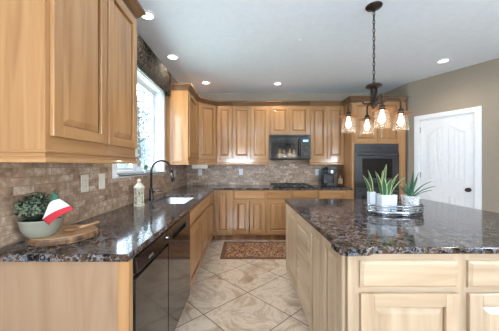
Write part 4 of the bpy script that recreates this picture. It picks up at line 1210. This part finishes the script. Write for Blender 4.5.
for k, adeg in enumerate((-18, 78, 162, 258)):
    a = math.radians(adeg); c, s = math.cos(a), math.sin(a)
    P = lambda r_, z: (r_ * c, r_ * s, z)
    zs = -0.880
    arm = build('lamp_arm', MB().tube([P(0.015, zs), P(0.075, zs), P(0.088, zs + 0.010), P(0.092, zs + 0.020), P(0.105, zs + 0.028), P(0.185, zs + 0.026), P(0.205, zs + 0.012), P(0.212, zs - 0.012), P(0.212, zs - 0.060)], 0.0085, 10), BRONZE, t, smooth=True)
    ox, oy, oz = P(0.212, zs - 0.060)
    build('socket_cup', MB().lathe([(0, 0.0), (0.012, 0.0), (0.022, -0.010), (0.026, -0.03), (0.026, -0.048), (0, -0.048)], (ox, oy, oz), 18), BRONZE, arm, smooth=True)
    build('shade_disc', MB().lathe([(0.0265, -0.030), (0.080, -0.042), (0.082, -0.046), (0.0265, -0.034)], (ox, oy, oz), 24, closed=True), COPPER, arm, smooth=False)
    build('glass_shade', MB().lathe([(0.030, -0.047), (0.044, -0.053), (0.049, -0.070), (0.062, -0.170), (0.064, -0.188), (0.060, -0.198)], (ox, oy, oz), 28).xf(Matrix.Identity(4)), AMBERG, arm, smooth=True)
    build('bulb', MB().lathe([(0, -0.0485), (0.012, -0.0485), (0.013, -0.07), (0.021, -0.10), (0.025, -0.122), (0.020, -0.142), (0.010, -0.154), (0, -0.157)], (ox, oy, oz), 16), FILAMENT, arm, smooth=True)
    ld = bpy.data.lights.new('bulb_light', 'POINT'); ld.energy = BULB_POWER; ld.color = (1.0, 0.84, 0.64); ld.shadow_soft_size = 0.05
    lo = bpy.data.objects.new('bulb_light', ld); lo.location = (ox, oy, oz - 0.225); lo.parent = t; COL.objects.link(lo)

# glass shades must not be capped: open both ends
for o in bpy.data.objects:
    if o.name.startswith('glass_shade'):
        bm = bmesh.new(); bm.from_mesh(o.data)
        big = [f for f in bm.faces if len(f.verts) > 8]
        bmesh.ops.delete(bm, geom=big, context='FACES_ONLY')
        bm.to_mesh(o.data); bm.free()

# ---- recessed ceiling lights
RL = [(-0.930, 2.33, 'recessed ceiling light beside the top of the near left wall cabinet'),
      (-0.950, 3.23, 'recessed ceiling light near the end of the window valance'),
      (-0.660, 4.22, 'recessed ceiling light before the diagonal corner cabinet'),
      (0.590, 4.27, 'recessed ceiling light in front of the microwave wall'),
      (2.740, 3.34, 'recessed ceiling light near the white pantry door'),
      (0.6, 0.2, 'recessed ceiling light above the camera'), (2.5, 0.6, 'recessed ceiling light over the right end of island')]
for x, y, lab in RL:
    t = thing('recessed_light', lab, 'light', (x, y, ZC))
    build('trim_ring', MB().lathe([(0.058, -0.0005), (0.085, -0.0005), (0.083, -0.006), (0.060, -0.010), (0.058, -0.006)], (0, 0, 0), 28, closed=True), WHITE, t)
    build('lens', MB().lathe([(0, -0.006), (0.0575, -0.006), (0.0575, -0.001), (0, -0.001)], (0, 0, 0), 24), LENS, t)
    ld = bpy.data.lights.new('downlight', 'SPOT'); ld.energy = RECESSED_POWER; ld.color = (1.0, 0.88, 0.72)
    ld.spot_size = math.radians(150); ld.spot_blend = 0.8; ld.shadow_soft_size = 0.055
    lo = bpy.data.objects.new('downlight', ld); lo.location = (0, 0, -0.02); lo.parent = t; COL.objects.link(lo)
t = thing('ceiling_sprinkler_cover', 'tiny round white cover on the ceiling left of the chandelier', 'sprinkler', (0.63, 2.79, ZC))
build('cover', MB().lathe([(0, -0.012), (0.02, -0.011), (0.026, -0.004), (0.026, -0.0005), (0, -0.0005)], (0, 0, 0), 18), WHITE, t, smooth=True)
